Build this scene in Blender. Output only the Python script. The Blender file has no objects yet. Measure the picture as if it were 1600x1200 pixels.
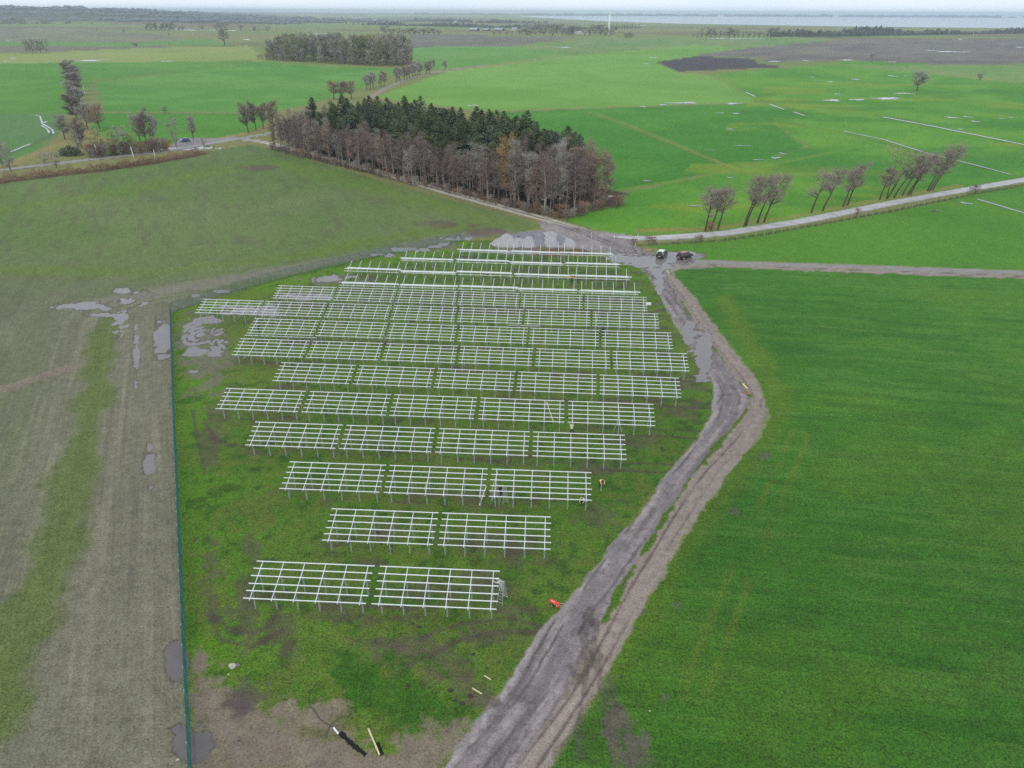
import bpy, bmesh, math, random
import numpy as np
from mathutils import Vector, Matrix

random.seed(7)
rng = np.random.default_rng(7)
scene = bpy.context.scene
COL = scene.collection

# ------------------------------------------------------------------ camera, sky, sun, exposure
FPX, HCAM = 1130.0, 50.0                       # focal length in pixels of a 1600 px wide frame, flying height
PITCH, ROLL = math.atan(582 / 1130.0), math.radians(0.25)
fw = Vector((0, math.cos(PITCH), -math.sin(PITCH)))
rt = Vector((1, 0, 0))
up = Vector((0, math.sin(PITCH), math.cos(PITCH)))
cx = rt * math.cos(ROLL) + up * math.sin(ROLL)
cy = -rt * math.sin(ROLL) + up * math.cos(ROLL)
cam = bpy.data.cameras.new('camera')
cam.sensor_width = 36.0
cam.lens = FPX / 1600 * 36.0
cam.clip_start = 1.0
cam.clip_end = 80000.0
cam_o = bpy.data.objects.new('camera', cam)
COL.objects.link(cam_o)
M = Matrix((cx, cy, -fw)).transposed().to_4x4()
M.translation = Vector((0, 0, HCAM))
cam_o.matrix_world = M
scene.camera = cam_o

SUN_EL, SUN_AZ = math.radians(42), math.radians(200)     # behind a closed cloud cover
world = bpy.data.worlds.new('World')
scene.world = world
world.use_nodes = True
wn = world.node_tree.nodes
wl = world.node_tree.links
wn.clear()
out = wn.new('ShaderNodeOutputWorld')
bg_sky = wn.new('ShaderNodeBackground')
sky = wn.new('ShaderNodeTexSky')
sky.sky_type = 'NISHITA'
sky.sun_disc = False
sky.sun_elevation = SUN_EL
sky.sun_rotation = SUN_AZ
sky.dust_density = 3.0
wl.new(sky.outputs[0], bg_sky.inputs[0])
bg_sky.inputs[1].default_value = 0.05
bg_cl = wn.new('ShaderNodeBackground')                   # the closed layer of pale cloud under the blue
wtc = wn.new('ShaderNodeTexCoord')
wns = wn.new('ShaderNodeTexNoise')
wns.inputs['Scale'].default_value = 3.0
wns.inputs['Detail'].default_value = 5.0
wrm = wn.new('ShaderNodeValToRGB')
wrm.color_ramp.elements[0].position = 0.3
wrm.color_ramp.elements[0].color = (0.66, 0.76, 0.88, 1)
wrm.color_ramp.elements[1].position = 0.7
wrm.color_ramp.elements[1].color = (0.76, 0.82, 0.89, 1)
wl.new(wtc.outputs['Generated'], wns.inputs['Vector'])
wl.new(wns.outputs['Fac'], wrm.inputs['Fac'])
wsx = wn.new('ShaderNodeSeparateXYZ')                    # overcast a little brighter towards the horizon, all round
wl.new(wtc.outputs['Generated'], wsx.inputs[0])
wab = wn.new('ShaderNodeMath'); wab.operation = 'ABSOLUTE'
wl.new(wsx.outputs['Z'], wab.inputs[0])
wmr = wn.new('ShaderNodeMapRange')
wmr.inputs[1].default_value = 0.0
wmr.inputs[2].default_value = 0.35
wmr.inputs[3].default_value = 1.19
wmr.inputs[4].default_value = 1.0
wl.new(wab.outputs[0], wmr.inputs[0])
wsc = wn.new('ShaderNodeVectorMath'); wsc.operation = 'SCALE'
wl.new(wrm.outputs['Color'], wsc.inputs[0])
wl.new(wmr.outputs[0], wsc.inputs['Scale'])
wl.new(wsc.outputs[0], bg_cl.inputs[0])
bg_cl.inputs[1].default_value = 1.12
wmx = wn.new('ShaderNodeMixShader')
wmx.inputs[0].default_value = 0.85
wl.new(bg_sky.outputs[0], wmx.inputs[1])
wl.new(bg_cl.outputs[0], wmx.inputs[2])
wl.new(wmx.outputs[0], out.inputs[0])

sun = bpy.data.lights.new('sun', 'SUN')
sun.energy = 0.9
sun.angle = math.radians(25)
sun.color = (1.0, 0.97, 0.92)
sun_o = bpy.data.objects.new('sun', sun)
COL.objects.link(sun_o)
sd = Vector((math.sin(SUN_AZ) * math.cos(SUN_EL), math.cos(SUN_AZ) * math.cos(SUN_EL), math.sin(SUN_EL)))
sun_o.rotation_euler = sd.to_track_quat('Z', 'Y').to_euler()
sun_o.location = (0, -50, 120)

vs = scene.view_settings
vs.view_transform = 'Standard'
vs.look = 'None'
vs.exposure = 0.2
vs.gamma = 1.0
vs.use_curve_mapping = False
scene.cycles.use_denoising = False
scene.cycles.denoiser = 'OPENIMAGEDENOISE'
scene.cycles.denoising_input_passes = 'RGB_ALBEDO_NORMAL'
scene.cycles.max_bounces = 5
scene.cycles.diffuse_bounces = 3
scene.cycles.volume_bounces = 1
scene.render.film_transparent = False

# ------------------------------------------------------------------ helpers
def at(u, v, z=0.0):
    """the point at height z seen at pixel (u, v) of the 1600 x 1200 survey photograph"""
    x = (u - 800) / FPX
    y = -(v - 600) / FPX
    d = fw + cx * x + cy * y
    t = (HCAM - z) / -d.z
    return Vector((d.x * t, d.y * t, z))

def P(pts):
    return np.array([at(*p)[:2] for p in pts])

def lin(r, g, b, k=0.97):
    f = lambda c: (c / 255 / 12.92 if c <= 10 else ((c / 255 + 0.055) / 1.055) ** 2.4)
    return np.array([f(r), f(g), f(b)]) * k

class MB:
    """collects shapes and links them as one mesh object"""
    def __init__(s):
        s.v, s.f, s.m = [], [], []
    def quad_box(s, c, ax, ay, az, mi=0):
        b = len(s.v)
        c, ax, ay, az = Vector(c), Vector(ax), Vector(ay), Vector(az)
        for i in (-1, 1):
            for j in (-1, 1):
                for k in (-1, 1):
                    s.v.append(c + ax * i + ay * j + az * k)
        for q in ((0, 1, 3, 2), (4, 6, 7, 5), (0, 4, 5, 1), (2, 3, 7, 6), (0, 2, 6, 4), (1, 5, 7, 3)):
            s.f.append(tuple(b + i for i in q))
            s.m.append(mi)
    def box(s, x0, x1, y0, y1, z0, z1, mi=0):
        s.quad_box(((x0 + x1) / 2, (y0 + y1) / 2, (z0 + z1) / 2), ((x1 - x0) / 2, 0, 0), (0, (y1 - y0) / 2, 0), (0, 0, (z1 - z0) / 2), mi)
    def bar(s, a, b, w, h=None, upv=(0, 0, 1), mi=0):
        a, b = Vector(a), Vector(b)
        d = b - a
        n = d.normalized()
        sd = n.cross(Vector(upv))
        if sd.length < 1e-4:
            sd = n.cross(Vector((1, 0, 0)))
        sd.normalize()
        uu = sd.cross(n)
        s.quad_box((a + b) / 2, d / 2, sd * w / 2, uu * (h or w) / 2, mi)
    def tube(s, pts, rad, n=6, cap=True, mi=0):
        rings = []
        for i, p in enumerate(pts):
            p = Vector(p)
            d = Vector(pts[min(i + 1, len(pts) - 1)]) - Vector(pts[max(i - 1, 0)])
            d = d.normalized() if d.length > 1e-6 else Vector((0, 0, 1))
            x = d.cross(Vector((0.31, 0.95, 0.05))).normalized()
            y = d.cross(x)
            r = rad[i] if hasattr(rad, '__len__') else rad
            b = len(s.v)
            for k in range(n):
                a = 2 * math.pi * k / n
                s.v.append(p + (x * math.cos(a) + y * math.sin(a)) * r)
            rings.append(b)
        for a, b in zip(rings, rings[1:]):
            for k in range(n):
                s.f.append((a + k, a + (k + 1) % n, b + (k + 1) % n, b + k))
                s.m.append(mi)
        if cap:
            s.f.append(tuple(rings[0] + k for k in reversed(range(n))))
            s.f.append(tuple(rings[-1] + k for k in range(n)))
            s.m += [mi, mi]
    def tri(s, a, b, c, mi=0):
        k = len(s.v)
        s.v += [Vector(a), Vector(b), Vector(c)]
        s.f.append((k, k + 1, k + 2))
        s.m.append(mi)
    def poly(s, pts, mi=0):
        k = len(s.v)
        s.v += [Vector(p) for p in pts]
        s.f.append(tuple(range(k, k + len(pts))))
        s.m.append(mi)
    def mesh(s, name, mats, smooth=False):
        me = bpy.data.meshes.new(name)
        me.from_pydata([tuple(v) for v in s.v], [], s.f)
        for m in (mats if isinstance(mats, (list, tuple)) else [mats]):
            me.materials.append(m)
        me.polygons.foreach_set('material_index', s.m)
        if smooth:
            me.polygons.foreach_set('use_smooth', [True] * len(s.f))
        me.update()
        return me
    def build(s, name, mats, parent=None, smooth=False, loc=None):
        return link(name, s.mesh(name, mats, smooth), parent, loc)

def link(name, me, parent=None, loc=None, rotz=0.0, scale=None):
    o = bpy.data.objects.new(name, me)
    COL.objects.link(o)
    if parent:
        o.parent = parent
    if loc is not None:
        o.location = loc
    if rotz:
        o.rotation_euler = (0, 0, rotz)
    if scale is not None:
        o.scale = scale
    return o

def tag(o, label, cat, group=None):
    o['label'] = label
    o['category'] = cat
    if group:
        o['group'] = group
    return o

def thing(name, label, cat, loc=(0, 0, 0), rotz=0.0, group=None, scale=None):
    return tag(link(name, None, None, loc, rotz, scale), label, cat, group)

def struct(o, kind='structure'):
    o['kind'] = kind
    return o

def mat(name, color, rough=0.8, metal=0.0, var=0.15, scale=3.0, spec=0.3, bump=0.0, coat=0.0, hue=None):
    """principled material whose colour wanders a little with object-space noise"""
    m = bpy.data.materials.new(name)
    m.use_nodes = True
    nt = m.node_tree
    b = nt.nodes['Principled BSDF']
    b.inputs['Roughness'].default_value = rough
    b.inputs['Metallic'].default_value = metal
    b.inputs['Specular IOR Level'].default_value = spec
    if coat:
        b.inputs['Coat Weight'].default_value = coat
    tc = nt.nodes.new('ShaderNodeTexCoord')
    ns = nt.nodes.new('ShaderNodeTexNoise')
    ns.inputs['Scale'].default_value = scale
    ns.inputs['Detail'].default_value = 4
    nt.links.new(tc.outputs['Object'], ns.inputs['Vector'])
    rp = nt.nodes.new('ShaderNodeValToRGB')
    c = np.array(color)
    c2 = np.array(hue) if hue is not None else c
    rp.color_ramp.elements[0].position = 0.3
    rp.color_ramp.elements[1].position = 0.7
    rp.color_ramp.elements[0].color = (*np.clip(c * (1 - var), 0, 1), 1)
    rp.color_ramp.elements[1].color = (*np.clip(c2 * (1 + var), 0, 1), 1)
    nt.links.new(ns.outputs['Fac'], rp.inputs['Fac'])
    nt.links.new(rp.outputs['Color'], b.inputs['Base Color'])
    if bump:
        bp = nt.nodes.new('ShaderNodeBump')
        bp.inputs['Strength'].default_value = bump
        bp.inputs['Distance'].default_value = 0.1
        nt.links.new(ns.outputs['Fac'], bp.inputs['Height'])
        nt.links.new(bp.outputs[0], b.inputs['Normal'])
    return m

def mat_tree(name, color, var=0.3, rough=0.9):
    """bark and needle material; each object (tree) also gets its own tint"""
    m = mat(name, color, rough, var=0.25, scale=1.2, spec=0.15)
    nt = m.node_tree
    b = nt.nodes['Principled BSDF']
    src = b.inputs['Base Color'].links[0].from_socket
    oi = nt.nodes.new('ShaderNodeObjectInfo')
    hs = nt.nodes.new('ShaderNodeHueSaturation')
    mr = nt.nodes.new('ShaderNodeMapRange')
    mr.inputs[3].default_value = 1 - var
    mr.inputs[4].default_value = 1 + var
    nt.links.new(oi.outputs['Random'], mr.inputs[0])
    nt.links.new(mr.outputs[0], hs.inputs['Value'])
    nt.links.new(src, hs.inputs['Color'])
    nt.links.new(hs.outputs[0], b.inputs['Base Color'])
    return m

# value noise on arrays
def _h(ix, iy, s):
    h = (ix.astype(np.int64) * 374761393 + iy.astype(np.int64) * 668265263 + s * 974634777) & 0xFFFFFFFF
    h = ((h ^ (h >> 13)) * 1274126177) & 0xFFFFFFFF
    h = h ^ (h >> 16)
    return (h & 0xFFFFFF).astype(np.float32) / 0xFFFFFF
def vn(x, y, s=0):
    ix, iy = np.floor(x), np.floor(y)
    fx, fy = (x - ix), (y - iy)
    fx = fx * fx * (3 - 2 * fx)
    fy = fy * fy * (3 - 2 * fy)
    a, b = _h(ix, iy, s), _h(ix + 1, iy, s)
    c, d = _h(ix, iy + 1, s), _h(ix + 1, iy + 1, s)
    return ((a * (1 - fx) + b * fx) * (1 - fy) + (c * (1 - fx) + d * fx) * fy) * 2 - 1
def fbm(x, y, s=0, o=4):
    t, a, n = 0, 1.0, 0
    for i in range(o):
        t = t + vn(x, y, s + i * 17) * a
        n += a
        a *= 0.55
        x, y = x * 2.03 + 5.1, y * 2.03 - 3.7
    return t / n * 1.6
def sm(a, b, x):
    t = np.clip((x - a) / (b - a), 0, 1)
    return t * t * (3 - 2 * t)

# ------------------------------------------------------------------ the ground
theta = np.linspace(math.radians(67), 0.00155, 700)
D = HCAM / np.tan(theta)
tt = np.linspace(-1.0, 1.0, 1020)
DD, TT = np.meshgrid(D, tt, indexing='ij')
X = (TT * (DD + 25)).ravel()
Y = DD.ravel().copy()
N = X.size
Z = np.zeros(N)
BIG = 1e9

def sdf(poly, margin=20.0):
    """signed distance to a polygon, negative inside; BIG away from it"""
    p = np.asarray(poly, float)
    lo, hi = p.min(0) - margin, p.max(0) + margin
    sel = np.where((X > lo[0]) & (X < hi[0]) & (Y > lo[1]) & (Y < hi[1]))[0]
    r = np.full(N, BIG)
    if not len(sel):
        return r
    x, y = X[sel], Y[sel]
    d = np.full(len(sel), 1e18)
    ins = np.zeros(len(sel), bool)
    for a, b in zip(p, np.roll(p, -1, 0)):
        e = b - a
        L = max(e @ e, 1e-9)
        t = np.clip(((x - a[0]) * e[0] + (y - a[1]) * e[1]) / L, 0, 1)
        d = np.minimum(d, (x - a[0] - t * e[0]) ** 2 + (y - a[1] - t * e[1]) ** 2)
        c = (a[1] > y) != (b[1] > y)
        if abs(e[1]) > 1e-12:
            ins ^= c & (x < e[0] * (y - a[1]) / e[1] + a[0])
    d = np.sqrt(d)
    r[sel] = np.where(ins, -d, d)
    return r

def pline(pts, margin=15.0):
    """signed distance across a polyline and distance along it"""
    p = np.asarray(pts, float)
    lo, hi = p.min(0) - margin, p.max(0) + margin
    sel = np.where((X > lo[0]) & (X < hi[0]) & (Y > lo[1]) & (Y < hi[1]))[0]
    r, al = np.full(N, BIG), np.zeros(N)
    x, y = X[sel], Y[sel]
    d = np.full(len(sel), 1e18)
    sg, aa = np.ones(len(sel)), np.zeros(len(sel))
    acc = 0.0
    for a, b in zip(p, p[1:]):
        e = b - a
        L = max(math.hypot(*e), 1e-9)
        t = np.clip(((x - a[0]) * e[0] + (y - a[1]) * e[1]) / L / L, 0, 1)
        dd = (x - a[0] - t * e[0]) ** 2 + (y - a[1] - t * e[1]) ** 2
        w = dd < d
        d[w] = dd[w]
        aa[w] = acc + t[w] * L
        sg[w] = np.sign(e[0] * (y[w] - a[1]) - e[1] * (x[w] - a[0]))
        acc += L
    r[sel] = np.sqrt(d) * sg
    al[sel] = aa
    return r, al

col = np.zeros((N, 3))
gr = np.ones(N)          # how grassy
wet = np.zeros(N)
lab = np.zeros(N, np.int32)
LABELS = ['pasture']
def label(name):
    if name not in LABELS:
        LABELS.append(name)
    return LABELS.index(name)
def paint(m, c, g=None, w=None, lb=None):
    k = m[:, None]
    col[:] = col * (1 - k) + np.asarray(c) * k
    if g is not None:
        gr[:] = gr * (1 - m) + g * m
    if w is not None:
        wet[:] = wet * (1 - m) + w * m
    if lb:
        lab[m > 0.5] = label(lb)
CELL = DD.ravel() ** 2 / HCAM * 0.00167          # depth of a ground cell: narrow strips are averaged over it
near = DD.ravel() < 420
n1 = np.zeros(N)
n1[near] = fbm(X[near] / 1.3, Y[near] / 1.3, 11, 3)
n4 = fbm(X / 5, Y / 5, 23, 4)
n20 = fbm(X / 22, Y / 22, 31, 4)
n90 = fbm(X / 90, Y / 90, 41, 4)
n400 = fbm(X / 420, Y / 260, 51, 4)
def ell(u, v, rx, ry):
    """distance in radii from an ellipse on the ground, and its two half axes"""
    p = at(u, v)
    a_, b_ = (at(u + rx, v) - at(u - rx, v)) / 2, (at(u, v - ry) - at(u, v + ry)) / 2
    Mi = np.linalg.inv(np.array([[a_.x, b_.x], [a_.y, b_.y]]))
    dx, dy = X - p.x, Y - p.y
    return np.hypot(Mi[0, 0] * dx + Mi[0, 1] * dy, Mi[1, 0] * dx + Mi[1, 1] * dy), p, a_, b_
def soft(d, e, wob=0.0):
    return sm(e, -e, d + n4 * wob)
def field(pts, c, g=1.0, lb=None, e=1.5, wob=1.5, c2=None, w=None):
    q = P(pts)
    d = sdf(q, 60)
    cc = np.asarray(c)[None, :].repeat(N, 0)
    if c2 is not None:
        k = sm(-0.5, 0.6, n90 * 0.7 + n20 * 0.5)[:, None]
        cc = cc * (1 - k) + np.asarray(c2) * k
    paint(soft(d, e, wob), cc, g, w, lb)
    return d

# far country: a quilt of strips that gets paler and drier with distance
base = np.array(lin(112, 135, 82))
k = sm(-0.4, 0.5, fbm(X / 900, Y / 260, 61, 3))[:, None]
col[:] = base * (1 - k) + lin(126, 132, 96) * k
k = sm(0.15, 0.5, fbm(X / 700, Y / 190, 71, 3))[:, None] * sm(700, 1400, Y)[:, None]
col[:] = col * (1 - k) + lin(112, 106, 92) * k
SOIL, SOIL2 = lin(104, 94, 92), lin(94, 84, 84)
# --- fields beyond the wood, left to right
field([(-900, 92), (150, 76), (390, 72), (420, 95), (150, 104), (-900, 106)], lin(140, 158, 104), 1, None, 4, 4, lin(126, 150, 92))
field([(-900, 66), (30, 64), (260, 64), (250, 74), (60, 82), (-900, 88)], lin(118, 108, 96), .3, 'ploughed_field', 4, 6, lin(110, 110, 88))
field([(-900, 64), (180, 64), (330, 62), (360, 70), (200, 72), (-900, 76)], lin(92, 142, 78), 1, None, 5, 4)
field([(-900, 46), (100, 45), (240, 53), (300, 64), (60, 66), (-900, 64)], lin(116, 114, 98), .4, 'ploughed_field', 6, 6, lin(124, 122, 98))
field([(-900, 100), (150, 98), (400, 94), (310, 112), (140, 128), (108, 178), (-900, 180)], lin(82, 140, 56), 1, None, 2, 2, lin(92, 146, 62))
field([(-900, 178), (96, 178), (96, 205), (60, 235), (-10, 266), (-900, 320)], lin(92, 136, 94), 1, None, 1.5, 2, lin(84, 132, 76))
field([(150, 128), (310, 112), (400, 95), (480, 100), (640, 108), (600, 120), (540, 148), (430, 175), (160, 174)], lin(82, 142, 60), 1, 'meadow', 2, 1.5, lin(96, 150, 74))
field([(150, 176), (430, 178), (400, 206), (330, 221), (270, 226), (160, 240), (140, 200)], lin(70, 138, 38), 1, 'meadow', 1.5, 1.5, lin(80, 142, 46))
field([(640, 54), (905, 57), (800, 72), (640, 74)], lin(106, 98, 94), .2, 'ploughed_field', 5, 4, lin(116, 112, 98))
field([(640, 74), (800, 72), (900, 86), (760, 102), (690, 108), (645, 106)], lin(92, 150, 72), 1, 'meadow', 4, 3, lin(104, 152, 84))
field([(800, 73), (930, 60), (1190, 59), (1330, 63), (1200, 74), (1090, 88), (1000, 80), (900, 85)], lin(98, 142, 84), 1, None, 5, 6, lin(118, 144, 100))
field([(585, 152), (700, 112), (900, 86), (1085, 70), (1170, 76), (1025, 97), (1060, 113), (1110, 118), (1195, 160), (1000, 166), (760, 174)], lin(104, 158, 70), 1, 'meadow', 2, 1.5, lin(112, 162, 82))
field([(1080, 86), (1200, 72), (1340, 61), (1900, 62), (1900, 98), (1480, 101), (1330, 94), (1200, 97), (1185, 90)], SOIL, .1, 'ploughed_field', 4, 4, lin(116, 110, 100))
field([(1025, 97), (1089, 88), (1180, 92), (1180, 98), (1226, 105), (1060, 112)], lin(72, 62, 66), 0, 'ploughed_field', 1.5, 1)
field([(760, 176), (1000, 167), (1195, 161), (1262, 180), (1200, 185), (1260, 230), (1150, 263), (950, 302), (930, 285), (880, 215)], lin(62, 132, 38), 1, 'meadow', 1.5, 1.5, lin(74, 140, 46))
field([(1110, 115), (1230, 106), (1330, 95), (1480, 101), (1900, 100), (1900, 300), (1600, 280), (1400, 315), (1250, 345), (1130, 366), (985, 370), (880, 348), (940, 310), (1150, 264), (1262, 230), (1200, 185), (1262, 180), (1195, 160)], lin(76, 142, 40), 1, 'pasture', 1.5, 1.5, lin(96, 152, 50))
field([(1325, 103), (1480, 101), (1900, 98), (1900, 140), (1600, 128), (1530, 124), (1400, 110)], lin(102, 146, 86), 1, 'pasture', 3, 2, lin(116, 148, 98))
# yellow-green wet swathes in the right-hand pastures
rp_ = (sdf(P([(1200, 130), (1900, 130), (1900, 300), (1400, 310), (1000, 340)]), 10) < 0)
sw = sm(0.05, 0.5, fbm((X - Y * .35) / 75, (Y + X * .2) / 28, 81, 4)) * rp_
paint(sw * 0.75, lin(120, 152, 46))
paint(sm(0.25, 0.6, fbm((X - Y * .2) / 60, Y / 24, 83, 4)) * rp_ * 0.5, lin(56, 122, 44))
for seg, wd, c in (([(925, 176), (985, 197), (1060, 228), (1145, 263)], 1.3, lin(150, 146, 84)),
                   ([(1300, 101), (1390, 104), (1460, 112), (1540, 124), (1640, 134)], 5, lin(150, 140, 98)),
                   ([(1480, 101), (1540, 100), (1620, 108), (1700, 116)], 4, lin(156, 144, 106)),
                   ([(760, 174), (880, 170), (1000, 166), (1195, 160)], 2.2, lin(138, 132, 104)),
                   ([(1060, 113), (1140, 109), (1226, 105)], 2.0, lin(150, 128, 90)),
                   ([(690, 112), (800, 99), (900, 86), (1090, 71), (1140, 66)], 4.0, lin(164, 150, 122)),
                   ([(1180, 92), (1260, 80), (1335, 63)], 6.0, lin(160, 144, 124)),
                   ([(400, 88), (440, 98), (520, 104), (600, 106)], 4.0, lin(156, 146, 112)),
                   ([(140, 128), (230, 116), (310, 104), (400, 92)], 2.0, lin(120, 116, 84)),
                   ([(-100, 178), (100, 178), (300, 177), (430, 178)], 1.0, lin(112, 128, 74)),
                   ([(130, 205), (200, 236), (262, 228), (330, 218), (395, 207), (430, 195)], 3.5, lin(150, 136, 92)),
                   ([(0, 262), (60, 238), (100, 222), (140, 205)], 3.0, lin(142, 132, 92)),
                   ([(1000, 360), (1110, 358), (1260, 335), (1400, 308), (1500, 290)], 2.2, lin(134, 136, 78)),
                   ([(935, 302), (1040, 285), (1180, 262), (1330, 232)], 1.6, lin(104, 146, 56))):
    d, _ = pline(P(seg), 30)
    we = np.maximum(wd, .75 * CELL)
    paint(np.clip((we - np.abs(d) - n4 * wd * .4) / (we * .6), 0, 1) * 0.85 * wd / we, c, .8)
for seg, wd in (([(1110, 122), (1160, 142), (1195, 158), (1262, 180)], 1.2), ([(1205, 188), (1320, 208), (1440, 238), (1575, 272)], 1.2), ([(1400, 140), (1500, 155), (1640, 172)], 1.5),
                ([(1370, 180), (1450, 196), (1600, 226), (1700, 246)], 2.2), ([(-40, 262), (20, 238), (60, 222), (84, 208)], 1.0), ([(925, 178), (985, 199), (1060, 230), (1145, 265)], .5),
                ([(140, 129), (230, 117), (310, 105)], 1.0), ([(100, 179), (300, 178), (430, 179)], .8), ([(1000, 170), (1080, 164), (1150, 163)], 1.6)):
    d, _ = pline(P(seg), 30)
    we = np.maximum(wd, .75 * CELL)
    paint(np.clip((we - np.abs(d) - n4 * .3) / (we * .6), 0, 1) * 0.75 * wd / we, lin(74, 82, 50), .6)

# --- the near fields
RIGHT = [(1050, 420), (1110, 416), (1300, 424), (1600, 434), (2400, 452), (2600, 1400), (780, 1400), (840, 1200), (935, 1080), (985, 985), (1095, 800), (1185, 680), (1198, 640), (1178, 585), (1113, 505), (1055, 432)]
field(RIGHT, lin(63, 119, 40), 1, 'meadow', .6, .5, lin(71, 127, 44))
rf = sdf(P(RIGHT), 5) < 0
a = math.radians(-9)
U, V = X * math.cos(a) + Y * math.sin(a), -X * math.sin(a) + Y * math.cos(a)
paint(rf * sm(0.0, 0.7, fbm(U / 9, V / 1.1, 91, 3)) * 0.35, lin(96, 140, 70))
paint(rf * sm(-.1, .9, n90 + n20 * .6) * .3, lin(80, 124, 44))
paint(rf * sm(0.1, 0.7, fbm(U / 14, V / 1.6, 93, 3)) * 0.45, lin(44, 98, 32))
paint(rf * sm(0.1, 0.6, n20) * 0.3, lin(84, 122, 40))
field([(1000, 382), (1130, 372), (1280, 348), (1400, 326), (1520, 302), (2000, 235), (2400, 440), (1600, 424), (1300, 412), (1085, 405)], lin(72, 132, 36), 1, 'pasture', .8, .6, lin(82, 138, 46))
LEFT = [(-900, 400), (-300, 330), (0, 284), (200, 262), (318, 238), (395, 226), (430, 234), (600, 284), (780, 332), (850, 352), (800, 368), (725, 374), (600, 398), (430, 437), (268, 489), (273, 640), (281, 800), (290, 1000), (303, 1250), (310, 1400), (-2200, 1400)]
field(LEFT, lin(96, 122, 70), .6, 'crop_field', .4, .4, lin(104, 122, 79))
lf = sdf(P(LEFT), 5) < 0
FEN = P([(268, 489), (273, 640), (281, 800), (290, 1000), (300, 1190), (311, 1400)])
fd, fal = pline(FEN, 120)
fa = np.where(lf & (np.abs(fd) < 1e6), np.abs(fd), 1e6)
k = sm(175, 118, Y + n90 * 14) * lf
paint(k * 0.85, lin(108, 109, 90), .4)
brown = sm(26, 8, fa + n20 * 4) * sm(150, 118, Y) * lf
paint(brown * 0.8, lin(119, 116, 102), .25)
paint(lf * sm(0.1, .7, vn(fa * 1.1, fal * 0.03, 5) * .7 + vn(fa * 2.7, fal * .06, 6) * .5) * sm(40, 24, fa) * .45, lin(100, 96, 84), .2)
paint(lf * sm(0.15, .7, vn(fa * .9 + 7, fal * 0.025, 15) * .7 + vn(fa * 2.2, fal * .06, 16) * .5) * sm(40, 20, fa) * .4, lin(138, 134, 118), .25)
paint(lf * sm(0.1, .6, fbm(X / 2.2 + Y / 5, Y / 9, 17, 3)) * sm(20, 34, fa) * .35, lin(94, 92, 74), .5)
d, _ = pline(P([(168, 500), (156, 560), (140, 660), (112, 780), (70, 900), (30, 1010), (-60, 1250)]), 12)
paint(lf * sm(3.2, .8, np.abs(d) + n4 * 1.6 + n1 * .4) * .62, lin(84, 110, 44), .9)
d, _ = pline(P([(0, 330), (160, 305), (420, 252), (520, 275), (680, 318), (800, 352)]), 30)
paint(lf * sm(9, 1, np.abs(d) + n20 * 4) * .4, lin(98, 132, 46), .9)
d, _ = pline(P([(120, 478), (270, 452), (430, 424), (600, 392), (720, 368), (790, 362)]), 12)
paint(lf * sm(4.2, 1.2, np.abs(d) + n4 * 1.0) * .8, lin(122, 116, 104), .15, .35)
d, _ = pline(P([(0, 420), (220, 428), (430, 405), (600, 374), (720, 352)]), 12)
paint(lf * sm(5, 1.0, np.abs(d) + n4 * 1.8) * .45, lin(98, 126, 44), .9)
for u, v, rx, ry in ((690, 350, 25, 6), (760, 362, 40, 7), (740, 352, 18, 4), (400, 262, 30, 6)):
    e, _, _, _ = ell(u, v, rx, ry)
    paint(lf * sm(1.1, .6, e + n4 * .5) * .7, lin(98, 80, 70), .1)
d, _ = pline(P([(120, 570), (60, 590), (-40, 622)]), 12)
paint(lf * sm(1.6, .4, np.abs(d) + n4 * .8) * .6, lin(134, 118, 108), .1)

# --- the building site
SITE = [(268, 489), (430, 437), (600, 398), (725, 375), (775, 376), (870, 388), (960, 396), (990, 405), (1012, 430), (1032, 462), (1052, 503), (1080, 545), (1105, 580), (1118, 612), (1112, 650), (1090, 685), (1045, 738), (1000, 800), (940, 875), (885, 940), (835, 1000), (780, 1085), (690, 1200), (600, 1330), (303, 1330), (300, 1190), (290, 1000), (281, 800), (273, 640)]
sd_ = field(SITE, lin(76, 118, 42), 1, 'site_ground', .3, .3, lin(90, 124, 50))
st = sd_ < 0.2
rim = np.where(st & (np.abs(fd) < 1e6), np.abs(fd), 1e6)
paint(st * sm(9, 2, rim + n4 * 2) * .7, lin(82, 132, 34), 1)
d, _ = pline(P([(290, 487), (430, 446), (600, 406), (725, 382)]), 20)
paint(st * sm(5, 1.0, np.abs(d) + n4) * .75, lin(92, 138, 36), 1)
paint(st * sm(0.1, .6, n20 * .6 + n4 * .6) * .5, lin(56, 106, 36), 1)
paint(st * sm(.1, .6, n1 * .8 + n4 * .5 - .05) * .3, lin(100, 132, 46), 1)
paint(st * sm(.25, .7, -n1 * .8 - n4 * .4) * .5, lin(46, 78, 32), .9)
paint(st * sm(-.05, .55, n4 * .6 + n1 * .75 + fbm(X / 11, Y / 6, 29, 3) * .5) * .38, lin(94, 92, 58), .7)
# rows of racks: position and length from the survey (near purlin ends at 1.9 m)
ROWS = [(2, (380, 934.8), (778.5, 952.5)), (2, (503.5, 844.2), (860, 858.5)), (3, (437.5, 763.5), (924.5, 782)), (4, (383, 695.5), (979.5, 718)),
        (5, (337, 638.5), (1024.7, 665.5)), (5, (426.3, 594.8), (1065, 621)), (6, (362.5, 554.5), (1077.6, 580)), (6, (385.1, 520.6), (1051.7, 545)),
        (7, (304, 488.5), (1030, 513)), (6, (425, 465.8), (1010.5, 485.5)), (5, (531, 446), (996, 460.5)), (5, (538.4, 423.5), (984, 437.5)),
        (4, (626.6, 407), (967, 417.5)), (3, (716.6, 393), (955.5, 400.5))]
ROWG = []
for n, a_, b_ in ROWS:
    A, B = at(*a_, 1.9), at(*b_, 1.9)
    t = (B - A).normalized()
    ROWG.append((n, A, B, t, Vector((-t.y, t.x, 0))))
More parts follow.
